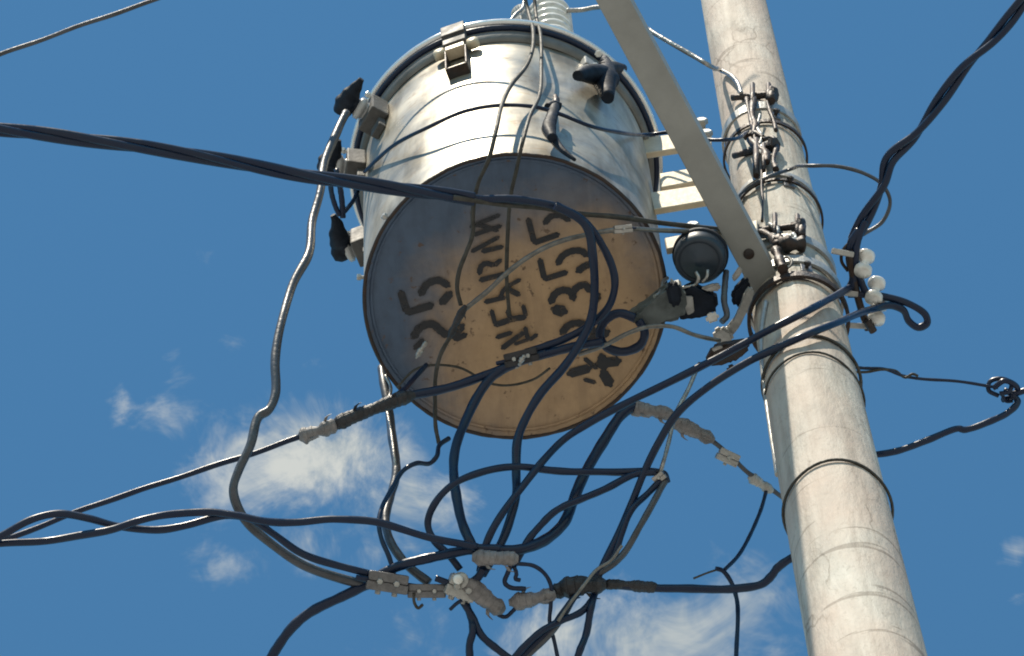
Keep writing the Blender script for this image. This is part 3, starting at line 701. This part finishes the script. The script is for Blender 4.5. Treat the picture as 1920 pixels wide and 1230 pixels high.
cable('pale thin earth conduit on the shaded left flank of the pole', [(1436, 566, 'P', .012), (1430, 600, 'P', .012), (1427, 640, 'P', .012), (1431, 700, 'P', .012), (1440, 770, 'P', .012), (1449, 830, 'P', .010), (1458, 890, 'P', .008)], 5.0, 'galvanised', 'conduit', 'earth_conduit')

# ------------------------------------------------------------------ arrester and clamps between tank and pole
ar = thing('surge_arrester', 'dark blue-black drum-shaped arrester hanging between tank and pole', 'arrester', at(1312, 500, ZB + .02))
c = at(1311, 490, ZB - .02); M = Matrix.Translation(c) @ Matrix.Rotation(.12, 4, 'Y')
bm = bmesh.new(); bm_lathe(bm, [(0, -.006), (.010, -.006), (.011, -.003), (.031, -.002), (.0325, .001), (.0345, .001), (.036, -.001), (.041, .002), (.0445, .010), (.0455, .02), (.0455, .045), (.041, .055), (0, .058)], 40, M); obj('drum', bm, 'arrester_polymer', ar)
bm = bmesh.new(); bm_lathe(bm, [(.0455, .028), (.0485, .030), (.0485, .038), (.0455, .040)], 40, M); obj('drum_band', bm, 'boot_rubber', ar)
bm = bmesh.new(); bm_tube(bm, catmull(W([(1305, 510, -.05), (1310, 522, -.06), (1304, 534, -.06), (1290, 538, -.06), (1278, 540, -.06)]), 5), .0032, 7); bm_tube(bm, catmull(W([(1327, 506, -.05), (1325, 520, -.06), (1316, 530, -.06)]), 5), .0028, 7); obj('lead_wire', bm, 'aluminium', ar)
def blob_thing(name, label, cat, parts, pf=None):
    """irregular cast or taped hardware from outlines with real depth"""
    th = None
    for nm, outline, dz, thick, mt, bev in parts:
        P = [pf(x, y, dz) if pf else at(x, y, ZB + dz) for x, y in outline]
        if th is None: th = thing(name, label, cat, P[0])
        bm = bmesh.new(); bm_prism(bm, P, Vector((0, .1, 1)).normalized(), thick); bmesh.ops.bevel(bm, geom=list(bm.edges), offset=bev, segments=2, affect='EDGES', clamp_overlap=True)
        obj(nm, bm, mt, th)
    return th
blob_thing('cable_boot', 'dull green-black taped cable boot overlapping the right edge of the speckled brown underside', 'cable boot',
    [('sleeve', [(1176, 600), (1192, 583), (1216, 572), (1246, 558), (1252, 535), (1268, 530), (1285, 545), (1290, 580), (1280, 600), (1250, 608), (1222, 606), (1195, 612)], -.09, .05, 'old_insulation', .009),
     ('collar', [(1248, 540), (1262, 528), (1276, 536), (1280, 560), (1270, 580), (1256, 575)], -.105, .02, 'boot_rubber', .005)])
blob_thing('line_clamp', 'dark cast clamp body with pale slot just below the drum arrester', 'clamp',
    [('body', [(1266, 548), (1280, 540), (1300, 545), (1330, 545), (1345, 552), (1348, 580), (1338, 592), (1312, 596), (1290, 602), (1268, 600), (1262, 575)], -.07, .04, 'boot_rubber', .007),
     ('slot_plate', [(1282, 556), (1299, 556), (1302, 585), (1290, 592), (1283, 575)], -.078, .006, 'galvanised', .0015),
     ('cap', [(1313, 541), (1340, 532), (1352, 534), (1350, 546), (1330, 548)], -.085, .012, 'aluminium', .003),
     ('bolt_head', [(1322, 594), (1336, 586), (1347, 588), (1350, 600), (1338, 606), (1326, 608)], -.09, .014, 'porcelain', .004)])
blob_thing('hook_bracket', 'curved galvanised hook bracket hanging left of the pole under the crossarm', 'bracket',
    [('hook', [(1406, 538), (1414, 545), (1412, 560), (1398, 590), (1388, 612), (1374, 630), (1358, 638), (1342, 634), (1338, 622), (1350, 628), (1366, 618), (1378, 598), (1390, 570), (1396, 550)], -.06, .016, 'galvanised', .003),
     ('eye', [(1336, 622), (1352, 612), (1372, 622), (1378, 640), (1362, 650), (1340, 646)], -.07, .016, 'galvanised', .005)])
blob_thing('dead_end_clamp', 'dark wedge clamp on the crossing cables just left of the pole', 'clamp',
    [('wedge', [(1336, 655), (1352, 648), (1378, 645), (1402, 640), (1408, 655), (1392, 668), (1376, 682), (1352, 680), (1330, 690), (1322, 682)], -.17, .03, 'dark_iron', .005),
     ('pin', [(1362, 690), (1378, 684), (1384, 694), (1374, 703), (1364, 700)], -.18, .016, 'dark_iron', .004), ('keeper', [(1334, 654), (1352, 648), (1356, 652), (1338, 660)], -.178, .006, 'aluminium', .001)])
blob_thing('insulating_cover', 'blue-black tilted insulating flap between the drum arrester and the crossarm', 'cover',
    [('flap', [(1398, 520), (1408, 530), (1404, 555), (1392, 575), (1378, 578), (1370, 562), (1374, 545)], -.035, .02, 'boot_rubber', .005), ('lit_plate', [(1372, 520), (1386, 500), (1393, 508), (1386, 520), (1376, 530)], -.03, .008, 'galvanised', .002)])
cable('bent pale lead at the right rim of the tank underside', [(1250, 522, .0), (1242, 528, -.02), (1240, 540, -.04), (1236, 550, -.06), (1228, 556, -.07)], 4, 'aluminium', 'wire', 'wire')
cable('thick dark cable loop on the right of the underside near the green boot', [(1190, 596, -.10), (1160, 588, -.10), (1135, 600, -.10), (1124, 625, -.10), (1138, 650, -.10), (1170, 660, -.10), (1200, 648, -.10), (1208, 622, -.10), (1196, 600, -.095)], 8.5, 'black_rubber')
cable('pale wire arching over the dark cable loop to the hook bracket', [(1085, 664, -.14), (1135, 647, -.13), (1178, 624, -.13), (1215, 612, -.13), (1260, 613, -.13), (1300, 628, -.13), (1350, 638, -.12)], 4.2, 'bare_wire', 'wire', 'wire')
cable('dark vertical lead dropping between drum arrester and hook bracket', [(1362, 510, 0), (1360, 535, -.03), (1358, 565, -.06), (1362, 592, -.08), (1352, 604, -.09)], 6, 'grey_cable', 'wire', 'wire')

# ------------------------------------------------------------------ wires on the tank wall
cable('dark jumper wire strung across the front of the tank wall to the pole', [(684, 322, .46), (706, 300, 'T', .07), (745, 268, 'T', .10), (800, 240, 'T', .11), (870, 209, 'T', .115), (930, 198, 'T', .115), (1000, 200, 'T', .115), (1050, 214, 'T', .12), (1100, 234, 'T', .13), (1160, 248, 'T', .12), (1220, 252, .50), (1265, 248, .47), (1330, 262, .42), (1362, 262, .40), (1402, 248, 'P', .03)], 3.8, 'black_rubber', 'wire', 'jumper_wire')
tp = thing('tap_clamp', 'small blackened tap clamp gripping the jumper wire in front of the tank', 'clamp', tank_pt(1035, 220, .11))
def lump(parent, nm, pts, rr, off, material='boot_rubber', sides=10):
    P = catmull([tank_pt(x, y, off) for x, y in pts], 6); m = len(rr) - 1
    def rad(t):
        i = min(int(t * m), m - 1); f = t * m - i; return rr[i] * (1 - f) + rr[i + 1] * f
    bm = bmesh.new(); bm_tube(bm, P, rad, sides); return obj(nm, bm, material, parent)
lump(tp, 'body', [(1043, 186), (1039, 205), (1033, 225), (1029, 242), (1036, 260)], (.006, .010, .011, .013, .008), .105)
lump(tp, 'jaw', [(1026, 200), (1038, 197), (1051, 200)], (.006, .009, .007), .11)
lump(tp, 'bolt', [(1041, 180), (1042, 190), (1043, 200)], (.004, .0055, .004), .12, 'dark_iron')
lump(tp, 'tail', [(1034, 254), (1046, 272), (1060, 286), (1078, 300)], (.009, .007, .005, .003), .08)  # clamp's shadow on the wall, modelled as a thin dark tail
cable('thin grey drop wire hanging down the tank front, left of the pair', [(978, -30, .86), (990, 20, .80), (1000, 62, 'T', .14), (998, 95, 'T', .14), (986, 125, 'T', .14), (958, 160, 'T', .14), (940, 200, 'T', .16), (930, 245, 'T', .17), (916, 300, -.08), (896, 345, -.08), (887, 395, -.08), (886, 440, -.09), (874, 474, -.10), (862, 505, -.10), (857, 540, -.10), (864, 572, -.10)], 4.2, 'dull_wire', 'wire', 'drop_wire')
cable('thin grey drop wire hanging down the tank front, right of the pair', [(1000, -30, .90), (1004, 20, .84), (1014, 70, 'T', .15), (1015, 120, 'T', .14), (1011, 180, 'T', .18), (992, 222, 'T', .18), (978, 275, 'T', .12), (968, 320, -.07), (957, 370, -.06), (952, 440, -.06), (950, 520, -.06), (955, 590, -.06)], 3.8, 'dull_wire', 'wire', 'drop_wire')
cable('short pale lead bent beside the bushing at the top edge', [(955, 42, .80), (968, 25, .84), (981, 12, .88), (984, -30, .95)], 3.5, 'aluminium', 'wire', 'wire')
cable('bare jumper from the lid bushing past the crossarm to the pole bolts', [(1062, 20, .88), (1090, 19, .88), (1118, 14, .86), (1150, 18, .80), (1190, 35, .74), (1215, 55, .70), (1260, 82, .64), (1300, 105, .60), (1325, 120, .57), (1350, 131, 'P', .06), (1372, 143, 'P', .05), (1384, 158, 'P', .05), (1390, 176, 'P', .05)], 4.6, 'aluminium', 'wire', 'jumper_wire')

# ------------------------------------------------------------------ overhead cables left
cable('thin single wire crossing the top left corner of the sky', [(-60, 126, .8), (0, 103, .8), (140, 52, .8), (290, 0, .8), (360, -26, .8)], 4.2, 'grey_cable', 'wire', 'overhead_wire')
twisted('thick black twisted service cable entering from the left edge', [(-80, 232, -.16), (0, 243, -.16), (150, 260, -.16), (350, 288, -.16), (500, 317, -.15), (620, 337, -.15), (740, 352, -.14), (830, 364, -.13), (890, 372, -.13)], 8.2, 7.0, 520, [('black_rubber', 1), ('black_rubber', 1), ('black_rubber', .85)], phase=1.2)
cable('black cable looping in a wide arc across the stencilled underside', [(850, 366, -.13), (905, 372, -.13), (960, 374, -.13), (1040, 386, -.12), (1098, 418, -.12), (1138, 475, -.12), (1152, 530, -.13), (1141, 575, -.14), (1105, 610, -.14), (1055, 638, -.14), (1018, 650, -.14), (985, 660, -.14)], 7.5, 'black_rubber')
cable('bare neutral wire running from the twisted cable to the lowest pole bolts', [(850, 370, -.14), (930, 382, -.13), (1020, 390, -.10), (1075, 400, -.08), (1150, 406, -.06), (1240, 418, .0), (1330, 428, .08), (1400, 434, .11), (1422, 432, 'P', .05)], 5.0, 'dull_wire', 'wire', 'neutral_wire')
cable('black cable dropping from the arc through the lettering down to the connector knot', [(1040, 386, -.14), (1085, 408, -.14), (1104, 432, -.14), (1112, 480, -.15), (1114, 540, -.15), (1108, 600, -.16), (1090, 640, -.18), (1055, 690, -.21), (1012, 740, -.25), (986, 785, -.28), (970, 828, -.31), (967, 880, -.35), (968, 930, -.40), (955, 980, -.44), (935, 1025, -.48), (905, 1078, -.52)], 8.5, 'black_rubber')
cable('shiny bare wire arching from the bracket across the lettering to a taped end', [(1420, 424, 'P', .06), (1340, 434, .08), (1240, 432, -.03), (1165, 430, -.08), (1100, 440, -.09), (1040, 456, -.10), (990, 482, -.10), (950, 512, -.10), (915, 545, -.10), (890, 565, -.10), (862, 588, -.10)], 4.8, 'bare_wire', 'wire', 'wire')
clamp('wire_clamp', 'small bright clamp on the neutral at the right of the underside', (1150, 431, -.085), (1185, 428, -.075), 15, 'aluminium', bolts=1)
taped('taped_splice', 'short black taped splice over the left stencil figure', [(873, 573, -.12), (858, 600, -.12), (843, 632, -.12)], 8, 'black_tape', tails=True)
cable('thin grey wire trailing from the short splice off the underside', [(845, 628, -.12), (826, 668, -.12), (817, 710, -.13), (815, 760, -.14), (816, 800, -.16), (823, 832, -.18)], 4.0, 'dull_wire', 'wire', 'wire')
cable('hair-thin wire curving over the lower left of the underside', [(745, 728, -.05), (775, 695, -.05), (800, 685, -.05), (860, 690, -.04), (920, 718, -.04), (960, 722, -.04), (1000, 712, -.04), (1030, 690, -.05)], 2.4, 'dull_wire', 'wire', 'wire')
taped('wire_end', 'bright bared wire end beside the left stencil figure', [(800, 640, -.06), (790, 655, -.06), (780, 672, -.06)], 5, 'aluminium', 'wire end', tails=False, rough=.5)
clamp('wire_clamp', 'dark bolted clamp under the middle of the stencilled underside', (945, 678, -.15), (1010, 662, -.15), 26, 'black_tape', bolts=2)
taped('wire_end', 'bright bolt end on the clamp under the lettering', [(984, 666, -.17), (978, 675, -.17), (974, 686, -.17)], 5, 'aluminium', 'wire end', tails=False, rough=.4)
cable('black cable falling from the clamp under the lettering past the tank rim', [(985, 668, -.15), (958, 684, -.15), (925, 706, -.16), (892, 748, -.19), (868, 800, -.24), (853, 850, -.30), (851, 900, -.35), (859, 950, -.40), (873, 995, -.45), (888, 1028, -.48), (905, 1062, -.5)], 9.2, 'black_rubber')
# lower-left strain wire with splice
cable('straight thin wire climbing from the left edge to the taped splice', [(-60, 1048, -.30), (0, 1018, -.30), (160, 954, -.28), (320, 900, -.26), (450, 858, -.24), (570, 817, -.22)], 5.4, 'black_rubber', 'wire', 'overhead_wire')
taped('taped_splice', 'grey foil-wrapped splice at the end of the straight wire', [(560, 821, -.22), (585, 812, -.22), (608, 805, -.22), (634, 795, -.21)], 15, 'grey_tape', rough=.3)
taped('taped_splice', 'thick black taped bundle running up to the lower left tank rim', [(620, 800, -.215), (660, 782, -.21), (700, 767, -.2), (740, 752, -.19), (778, 740, -.18)], 15, 'black_tape', rough=.12)
cable('upper strand leaving the black taped bundle at the tank rim', [(690, 768, -.2), (720, 752, -.19), (748, 737, -.18), (775, 712, -.12), (800, 685, -.08)], 5, 'black_rubber', 'wire', 'wire')
cable('dark cable crossing the lower underside from taped bundle to clamp', [(760, 744, -.18), (820, 732, -.17), (880, 714, -.16), (940, 693, -.155), (990, 672, -.15), (1040, 660, -.15), (1085, 648, -.15), (1130, 640, -.14)], 8.5, 'black_rubber')
# left conductor from the top boot down to the connector
cable('heavy grey lead dropping from the topmost left boot in a long bent curve', [(650, 212, .50), (634, 242, .45), (610, 300, .36), (601, 355, .27), (587, 408, .19), (578, 475, .08), (548, 538, -.01), (527, 606, -.11), (516, 680, -.20), (515, 742, -.27), (503, 770, -.30), (486, 782, -.31), (470, 832, -.36), (447, 882, -.40), (438, 922, -.43), (456, 968, -.45), (500, 1014, -.47), (560, 1054, -.49), (640, 1086, -.5), (692, 1098, -.5)], 8.8, 'grey_cable')
cable('short dark lead looping between the two lower left boots', [(620, 330, .50), (622, 360, .47), (628, 385, .45), (636, 405, .44)], 5, 'black_rubber', 'wire', 'wire')
cable('short wire bent from the lowest left boot back to the tank', [(640, 402, .44), (655, 385, .46), (668, 368, .50), (676, 345, .52)], 4.2, 'black_rubber', 'wire', 'wire')
cable('straight dark tail between the middle and lowest left boots', [(632, 318, .50), (638, 350, .47), (641, 380, .45), (642, 410, .44)], 5.5, 'black_rubber', 'wire', 'wire')
# twisted pair, lower left
cable('upper strand of the loose twisted pair entering lower left', [(-60, 1040, -.5), (0, 1006, -.5), (55, 976, -.49), (110, 964, -.48), (165, 971, -.48), (225, 988, -.49), (290, 993, -.50), (350, 985, -.50), (430, 966, -.49), (470, 972, -.49), (512, 1002, -.50), (560, 1034, -.51), (630, 1060, -.51), (695, 1076, -.51)], 7.2, 'black_rubber')
cable('lower strand of the loose twisted pair running on to the centre', [(-60, 1024, -.49), (0, 1020, -.49), (100, 1012, -.49), (200, 995, -.51), (262, 976, -.51), (330, 963, -.50), (390, 960, -.50), (442, 967, -.51), (500, 977, -.52), (560, 980, -.52), (625, 973, -.52), (690, 977, -.52), (750, 991, -.52), (830, 1014, -.52), (895, 1026, -.52)], 7.2, 'black_rubber')
cable('black cable curving out of the bottom edge up to the left connector', [(490, 1265, -.55), (512, 1225, -.54), (545, 1180, -.53), (585, 1147, -.52), (640, 1118, -.51), (700, 1092, -.50)], 9.5, 'black_rubber')
# ------------------------------------------------------------------ cables falling left of centre
cable('dark cable hanging from behind the tank rim at lower left', [(716, 690, .05), (722, 730, -.02), (732, 790, -.10), (740, 850, -.2), (742, 890, -.26), (732, 935, -.32), (722, 975, -.38), (734, 1020, -.44), (765, 1060, -.48), (805, 1092, -.5)], 8.5, 'grey_cable')
cable('thin pale wire beside the cable hanging behind the tank rim', [(722, 705, .0), (732, 728, -.03), (726, 760, -.08), (732, 800, -.14), (738, 850, -.22), (744, 890, -.26)], 3.2, 'aluminium', 'wire', 'wire')
cable('thin black wire curling from under the tank down to the left connector', [(842, 822, -.2), (823, 836, -.22), (818, 856, -.25), (806, 868, -.26), (782, 868, -.28), (758, 882, -.30), (736, 914, -.34), (718, 945, -.38), (711, 980, -.42), (716, 1010, -.45), (730, 1045, -.48), (738, 1078, -.5)], 4.6, 'black_rubber', 'wire', 'wire')
cable('short black cable joining the left connector to the centre cover', [(700, 1084, -.5), (735, 1068, -.5), (780, 1052, -.51), (830, 1040, -.51), (890, 1031, -.51), (940, 1029, -.51)], 9.5, 'black_rubber')
# ------------------------------------------------------------------ cables from the pole to the knot
cable('black cable sloping from the pole rack to the tank rim and on down', [(1592, 540, .0), (1560, 558, 'P', .05), (1500, 590, 'P', .04), (1440, 620, -.27), (1340, 674, -.28), (1250, 719, -.29), (1180, 753, -.30), (1110, 790, -.31), (1060, 822, -.31), (1020, 862, -.36), (980, 912, -.41), (945, 958, -.45), (920, 1000, -.48), (905, 1040, -.5), (900, 1072, -.51)], 7.2, 'black_rubber')
cable('black cable with a loop at the rack sloping down behind the twisted leads', [(1590, 552, .02), (1625, 552, .02), (1665, 558, .02), (1705, 570, .02), (1735, 590, .02), (1738, 606, .02), (1722, 614, .02), (1704, 602, .02), (1694, 582, .015), (1672, 573, .01), (1635, 580, -.02), (1560, 609, 'P', .06), (1500, 633, 'P', .04), (1440, 660, -.33), (1400, 680, -.33), (1330, 724, -.33), (1270, 775, -.34), (1235, 830, -.35), (1208, 885, -.37), (1184, 945, -.40), (1158, 1005, -.45), (1130, 1062, -.49), (1118, 1090, -.5)], 7.2, 'black_rubber')
cable('thick black cable swinging from the ribbed splice to the centre cover', [(1190, 760, -.2), (1166, 776, -.22), (1130, 830, -.27), (1096, 890, -.33), (1072, 945, -.38), (1055, 982, -.42), (1020, 1015, -.46), (975, 1030, -.49), (930, 1032, -.5)], 10.5, 'black_rubber')
cable('black cable in a wide flat loop left from the bright tie', [(1250, 905, -.36), (1244, 890, -.36), (1218, 884, -.36), (1150, 885, -.36), (1080, 885, -.37), (1030, 881, -.37), (970, 876, -.38), (905, 884, -.40), (850, 908, -.42), (815, 945, -.44), (803, 980, -.45), (814, 1013, -.47), (842, 1043, -.49), (862, 1068, -.5)], 7.0, 'black_rubber')
cable('black cable from the bright tie sloping to the centre cover', [(1230, 884, -.37), (1190, 890, -.37), (1140, 914, -.39), (1085, 938, -.41), (1040, 960, -.43), (1012, 985, -.45), (990, 1012, -.47), (975, 1042, -.49), (965, 1060, -.50)], 7.0, 'black_rubber')
cable('thin pale wire dropping from the crossing cables to the bright tie', [(1312, 682, -.17), (1302, 702, -.2), (1290, 730, -.23), (1268, 775, -.27), (1256, 820, -.31), (1244, 862, -.35), (1236, 892, -.37)], 4.2, 'aluminium', 'wire', 'wire')
clamp('wire_tie', 'small bright tie where the pale wire meets the looping cables', (1226, 903, -.37), (1246, 888, -.37), 16, 'aluminium', 'wire tie', bolts=1, ends=False)
cable('left of two leads twisting down from the bright tie', [(1240, 898, -.37), (1214, 925, -.39), (1186, 955, -.42), (1166, 1000, -.45), (1148, 1045, -.48), (1118, 1078, -.50), (1088, 1108, -.52), (1060, 1142, -.54), (1036, 1175, -.56), (1004, 1205, -.58), (960, 1250, -.60)], 6.4, 'black_rubber')
cable('right of two leads twisting down from the bright tie, shiny below', [(1248, 902, -.37), (1230, 935, -.40), (1200, 985, -.44), (1172, 1035, -.47), (1150, 1058, -.49), (1112, 1082, -.5), (1080, 1115, -.52), (1058, 1150, -.54), (1030, 1190, -.57), (990, 1230, -.59), (970, 1255, -.6)], 6.4, 'grey_cable')
cable('bright bare strand along the twisted leads below the tie', [(1166, 1022, -.49), (1146, 1052, -.5), (1120, 1068, -.51), (1098, 1092, -.53), (1070, 1128, -.55), (1046, 1166, -.57)], 3.2, 'bare_wire', 'wire', 'wire')
cable('black lead hooking down to the bottom edge right of the knot', [(1122, 1085, -.5), (1116, 1110, -.51), (1108, 1145, -.54), (1100, 1185, -.56), (1086, 1220, -.59), (1076, 1255, -.6)], 7.0, 'black_rubber')
cable('black lead sloping from the hooked lead to the bottom centre', [(1112, 1122, -.52), (1090, 1146, -.54), (1050, 1165, -.56), (1015, 1185, -.58), (980, 1214, -.6), (945, 1255, -.62)], 6.6, 'black_rubber')
# ------------------------------------------------------------------ connector knot at the bottom
clamp('wire_connector', 'left bolted connector with bright top edge gathering three cables', (688, 1086, -.52), (766, 1098, -.52), 36, 'cast_metal', 'connector', bolts=2)
clamp('wire_connector', 'second dark connector next along the row, with hooked tail', (764, 1108, -.52), (836, 1108, -.52), 26, 'cast_metal', 'connector', bolts=2)
cable('small curled wire tail under the second connector', [(776, 1112, -.53), (776, 1130, -.53), (783, 1141, -.53), (792, 1134, -.53)], 3.0, 'dull_wire', 'wire', 'wire')
rc = clamp('wire_connector', 'pale ribbed connector with white bolt head in the knot', (838, 1092, -.53), (892, 1112, -.53), 40, 'galvanised', 'connector', bolts=2, ribs=True)
bm = bmesh.new(); q = Vector((-.3, -.5, -.8)).to_track_quat('Z', 'Y').to_matrix().to_4x4(); q.translation = at(858, 1086, ZB - .55)
bm_lathe(bm, [(0, -.010), (.0065, -.010), (.0085, -.004), (.008, .002), (.0055, .005), (0, .007)], 18, q); obj('bolt_head', bm, 'porcelain', rc)
bm = bmesh.new(); bm_lathe(bm, [(.006, -.016), (.014, -.016), (.014, -.013), (.006, -.013)], 18, q); obj('washer', bm, 'galvanised', rc)
taped('taped_splice', 'grey taped splice slanting down right of the ribbed connector', [(868, 1090, -.535), (895, 1110, -.535), (920, 1130, -.535), (944, 1146, -.535)], 19, 'grey_tape', rough=.14)
taped('taped_splice', 'grey sleeve lying horizontally above the connector knot', [(885, 1045, -.53), (915, 1046, -.53), (945, 1047, -.53), (972, 1048, -.53)], 16, 'grey_tape', rough=.08)
taped('taped_splice', 'pinkish grey taped splice right of the knot centre', [(954, 1130, -.53), (985, 1126, -.53), (1015, 1120, -.53), (1042, 1114, -.53)], 16, 'grey_tape', rough=.25)
taped('taped_splice', 'bulky black taped joint where the twisted leads cross', [(1036, 1112, -.51), (1062, 1103, -.51), (1095, 1097, -.51), (1136, 1096, -.51)], 20, 'black_tape', rough=.22)
cable('short wire bridging the slanting and pinkish splices', [(922, 1142, -.535), (938, 1155, -.535), (948, 1156, -.535), (960, 1146, -.535), (968, 1138, -.535)], 4, 'black_rubber', 'wire', 'wire')
cable('little black hook wire below the grey sleeve', [(962, 1052, -.53), (952, 1074, -.53), (946, 1092, -.53), (956, 1102, -.53), (985, 1105, -.53)], 4.6, 'black_rubber', 'wire', 'wire')
cable('thin black wire arching from the grey sleeve to the bottom edge', [(965, 1056, -.53), (1000, 1060, -.53), (1022, 1076, -.53), (1034, 1100, -.53), (1033, 1135, -.54), (1030, 1165, -.55), (1038, 1200, -.57), (1050, 1255, -.6)], 4.0, 'black_rubber', 'wire', 'wire')
cable('stubby black wire end poking right from the grey sleeve', [(964, 1062, -.53), (968, 1076, -.53), (966, 1086, -.53), (975, 1089, -.53)], 4.0, 'black_rubber', 'wire', 'wire')
cable('short black wire end sticking out below the ribbed connector', [(868, 1124, -.54), (856, 1132, -.54), (843, 1144, -.54)], 3.6, 'black_rubber', 'wire', 'wire')
cable('left of the two black cables falling from the knot to the bottom edge', [(872, 1128, -.53), (884, 1160, -.55), (887, 1185, -.57), (881, 1212, -.58), (884, 1255, -.6)], 7.2, 'black_rubber')
cable('right of the two black cables falling from the knot, slanting right', [(868, 1128, -.53), (886, 1160, -.55), (902, 1190, -.57), (935, 1218, -.58), (985, 1258, -.6)], 7.2, 'black_rubber')
cable('black wire entering the ribbed connector from the upper right', [(905, 1068, -.52), (896, 1082, -.525), (884, 1092, -.53)], 8, 'black_rubber', 'wire', 'wire')
# ------------------------------------------------------------------ lines to the pole, right of centre
cable('heavy blue-black cable running level from the taped joint to the pole', [(1120, 1096, -.5), (1160, 1098, -.5), (1250, 1103, -.5), (1320, 1105, -.5), (1380, 1103, -.5), (1428, 1096, -.5), (1446, 1080, -.5), (1456, 1066, -.5), (1478, 1049, -.5), (1520, 1030, -.48)], 8.0, 'black_rubber')
taped('taped_splice', 'lumpy black tape winding at the left end of the level cable', [(1130, 1096, -.5), (1165, 1096, -.5), (1205, 1100, -.5), (1240, 1102, -.5)], 11.5, 'black_tape', rough=.25, tails=False)
taped('taped_splice', 'ribbed grey splice touching the lower right rim of the tank', [(1176, 762, -.2), (1205, 768, -.2), (1232, 772, -.2), (1262, 778, -.2)], 15, 'grey_tape', rough=.2)
taped('taped_splice', 'second ribbed grey splice further along towards the pole', [(1258, 790, -.2), (1285, 800, -.2), (1310, 812, -.2), (1338, 826, -.2)], 15, 'grey_tape', rough=.16)
cable('short wire linking the grey splices to the pole', [(1240, 776, -.2), (1265, 790, -.2), (1330, 822, -.2), (1365, 850, -.2), (1400, 885, -.2), (1430, 905, -.2), (1470, 935, -.19)], 4.5, 'grey_cable', 'wire', 'wire')
clamp('wire_clamp', 'small grey square clamp between the splices and the pole', (1346, 848, -.205), (1384, 866, -.205), 24, 'galvanised', bolts=1, ends=False)
taped('wire_sleeve', 'small pale wire sleeve against the left edge of the pole', [(1404, 893, -.2), (1424, 905, -.2), (1448, 922, -.2)], 11, 'galvanised', 'sleeve', tails=False)
cable('thin dark wire hanging from the sleeve beside the pole', [(1437, 918, -.2), (1424, 962, -.27), (1408, 1002, -.33), (1384, 1040, -.39), (1358, 1070, -.44)], 3.8, 'black_rubber', 'wire', 'wire')
cable('thin dark wire dropping straight to the bottom edge near the pole', [(1342, 1066, -.44), (1356, 1070, -.44), (1370, 1088, -.45), (1380, 1120, -.48), (1383, 1160, -.52), (1380, 1260, -.62)], 4.4, 'black_rubber', 'wire', 'wire')
cable('faint frayed wire tip pointing left below the hanging wire', [(1345, 1068, -.44), (1325, 1074, -.44), (1300, 1084, -.44)], 2.0, 'dull_wire', 'wire', 'wire')
# ------------------------------------------------------------------ right of the pole
twisted('black twisted service cable climbing to the upper right corner', [(1600, 450, .04), (1622, 410, .05), (1655, 348, .06), (1668, 300, .07), (1715, 255, .08), (1762, 190, .09), (1810, 125, .10), (1860, 75, .11), (1905, 20, .12), (1945, -40, .13)], 7.0, 7.2, 300, [('black_rubber', 1), ('black_rubber', 1)], phase=.4)
cable('first black tail of the service cable gripping the insulator rack', [(1612, 430, .04), (1596, 455, .03), (1592, 485, .03), (1600, 520, .02), (1592, 545, .02)], 8, 'black_rubber')
cable('second black tail of the service cable between the white spools', [(1622, 415, .045), (1608, 450, .03), (1604, 490, .02), (1616, 530, .02), (1628, 560, .02)], 7, 'black_rubber')
cable('thin wire arching from the pole bolts to the service cable', [(1388, 366, 'P', .03), (1410, 348, 'P', .04), (1440, 332, 'P', .05), (1480, 318, 'P', .05), (1520, 311, .16), (1570, 312, .15), (1620, 325, .13), (1655, 347, .11), (1669, 378, .10), (1655, 415, .08), (1618, 440, .06)], 3.8, 'grey_cable', 'wire', 'wire')
cable('twisted thin guy wire leaving the pole on the right', [(1590, 686, -.16), (1620, 690, -.16), (1660, 693, -.16), (1690, 704, -.16), (1712, 708, -.16), (1780, 714, -.16), (1850, 723, -.16), (1872, 726, -.16)], 3.0, 'black_rubber', 'wire', 'guy_wire')
cable('second thin strand twisted with the right guy wire', [(1590, 698, -.165), (1622, 698, -.165), (1655, 692, -.165), (1680, 695, -.155), (1698, 708, -.165), (1712, 702, -.165), (1722, 706, -.165)], 2.6, 'dull_wire', 'wire', 'guy_wire')
kn = thing('cable_knot', 'tangled black knot of cable at the right edge of the picture', 'cable knot', at(1885, 730, ZB - .16))
for nm, pts, r in (('turn', [(1872, 742, -.16), (1854, 732, -.16), (1856, 716, -.15), (1876, 710, -.15), (1896, 718, -.16), (1892, 734, -.17), (1874, 738, -.17)], 4.5), ('turn', [(1862, 728, -.17), (1884, 714, -.17), (1908, 728, -.16), (1896, 744, -.15), (1880, 750, -.16)], 5.5), ('turn', [(1884, 732, -.15), (1900, 738, -.16), (1930, 730, -.16), (1960, 728, -.16)], 6.0), ('turn', [(1878, 738, -.165), (1886, 752, -.165), (1898, 752, -.16)], 3.5)):
    bm = bmesh.new(); P = catmull(W(pts), 7); bm_tube(bm, P, r * pxm(P[0]), 8); obj(nm, bm, 'black_rubber', kn)
cable('black cable drooping from the right-edge knot back to the pole', [(1896, 738, -.16), (1908, 752, -.17), (1890, 775, -.19), (1850, 793, -.21), (1808, 805, -.22), (1795, 803, -.22), (1740, 826, -.24), (1690, 843, -.25), (1645, 852, -.25), (1600, 856, -.24)], 6.4, 'black_rubber')
# tie wires round the pole
def ring_at(label, py, rpx, material, tilt): wire_ring(label, apex(py), rpx, material, tilt)
ring_at('uppermost of the tie wires looped round the pole below the cables', 640, 3.2, 'dull_wire', (-.10, .06))
ring_at('thin middle tie wire looped round the pole, slanting right', 668, 2.3, 'dull_wire', (.0, .22))
ring_at('thick lowest tie wire looped round the pole', 872, 3.0, 'dull_wire', (-.05, .06))
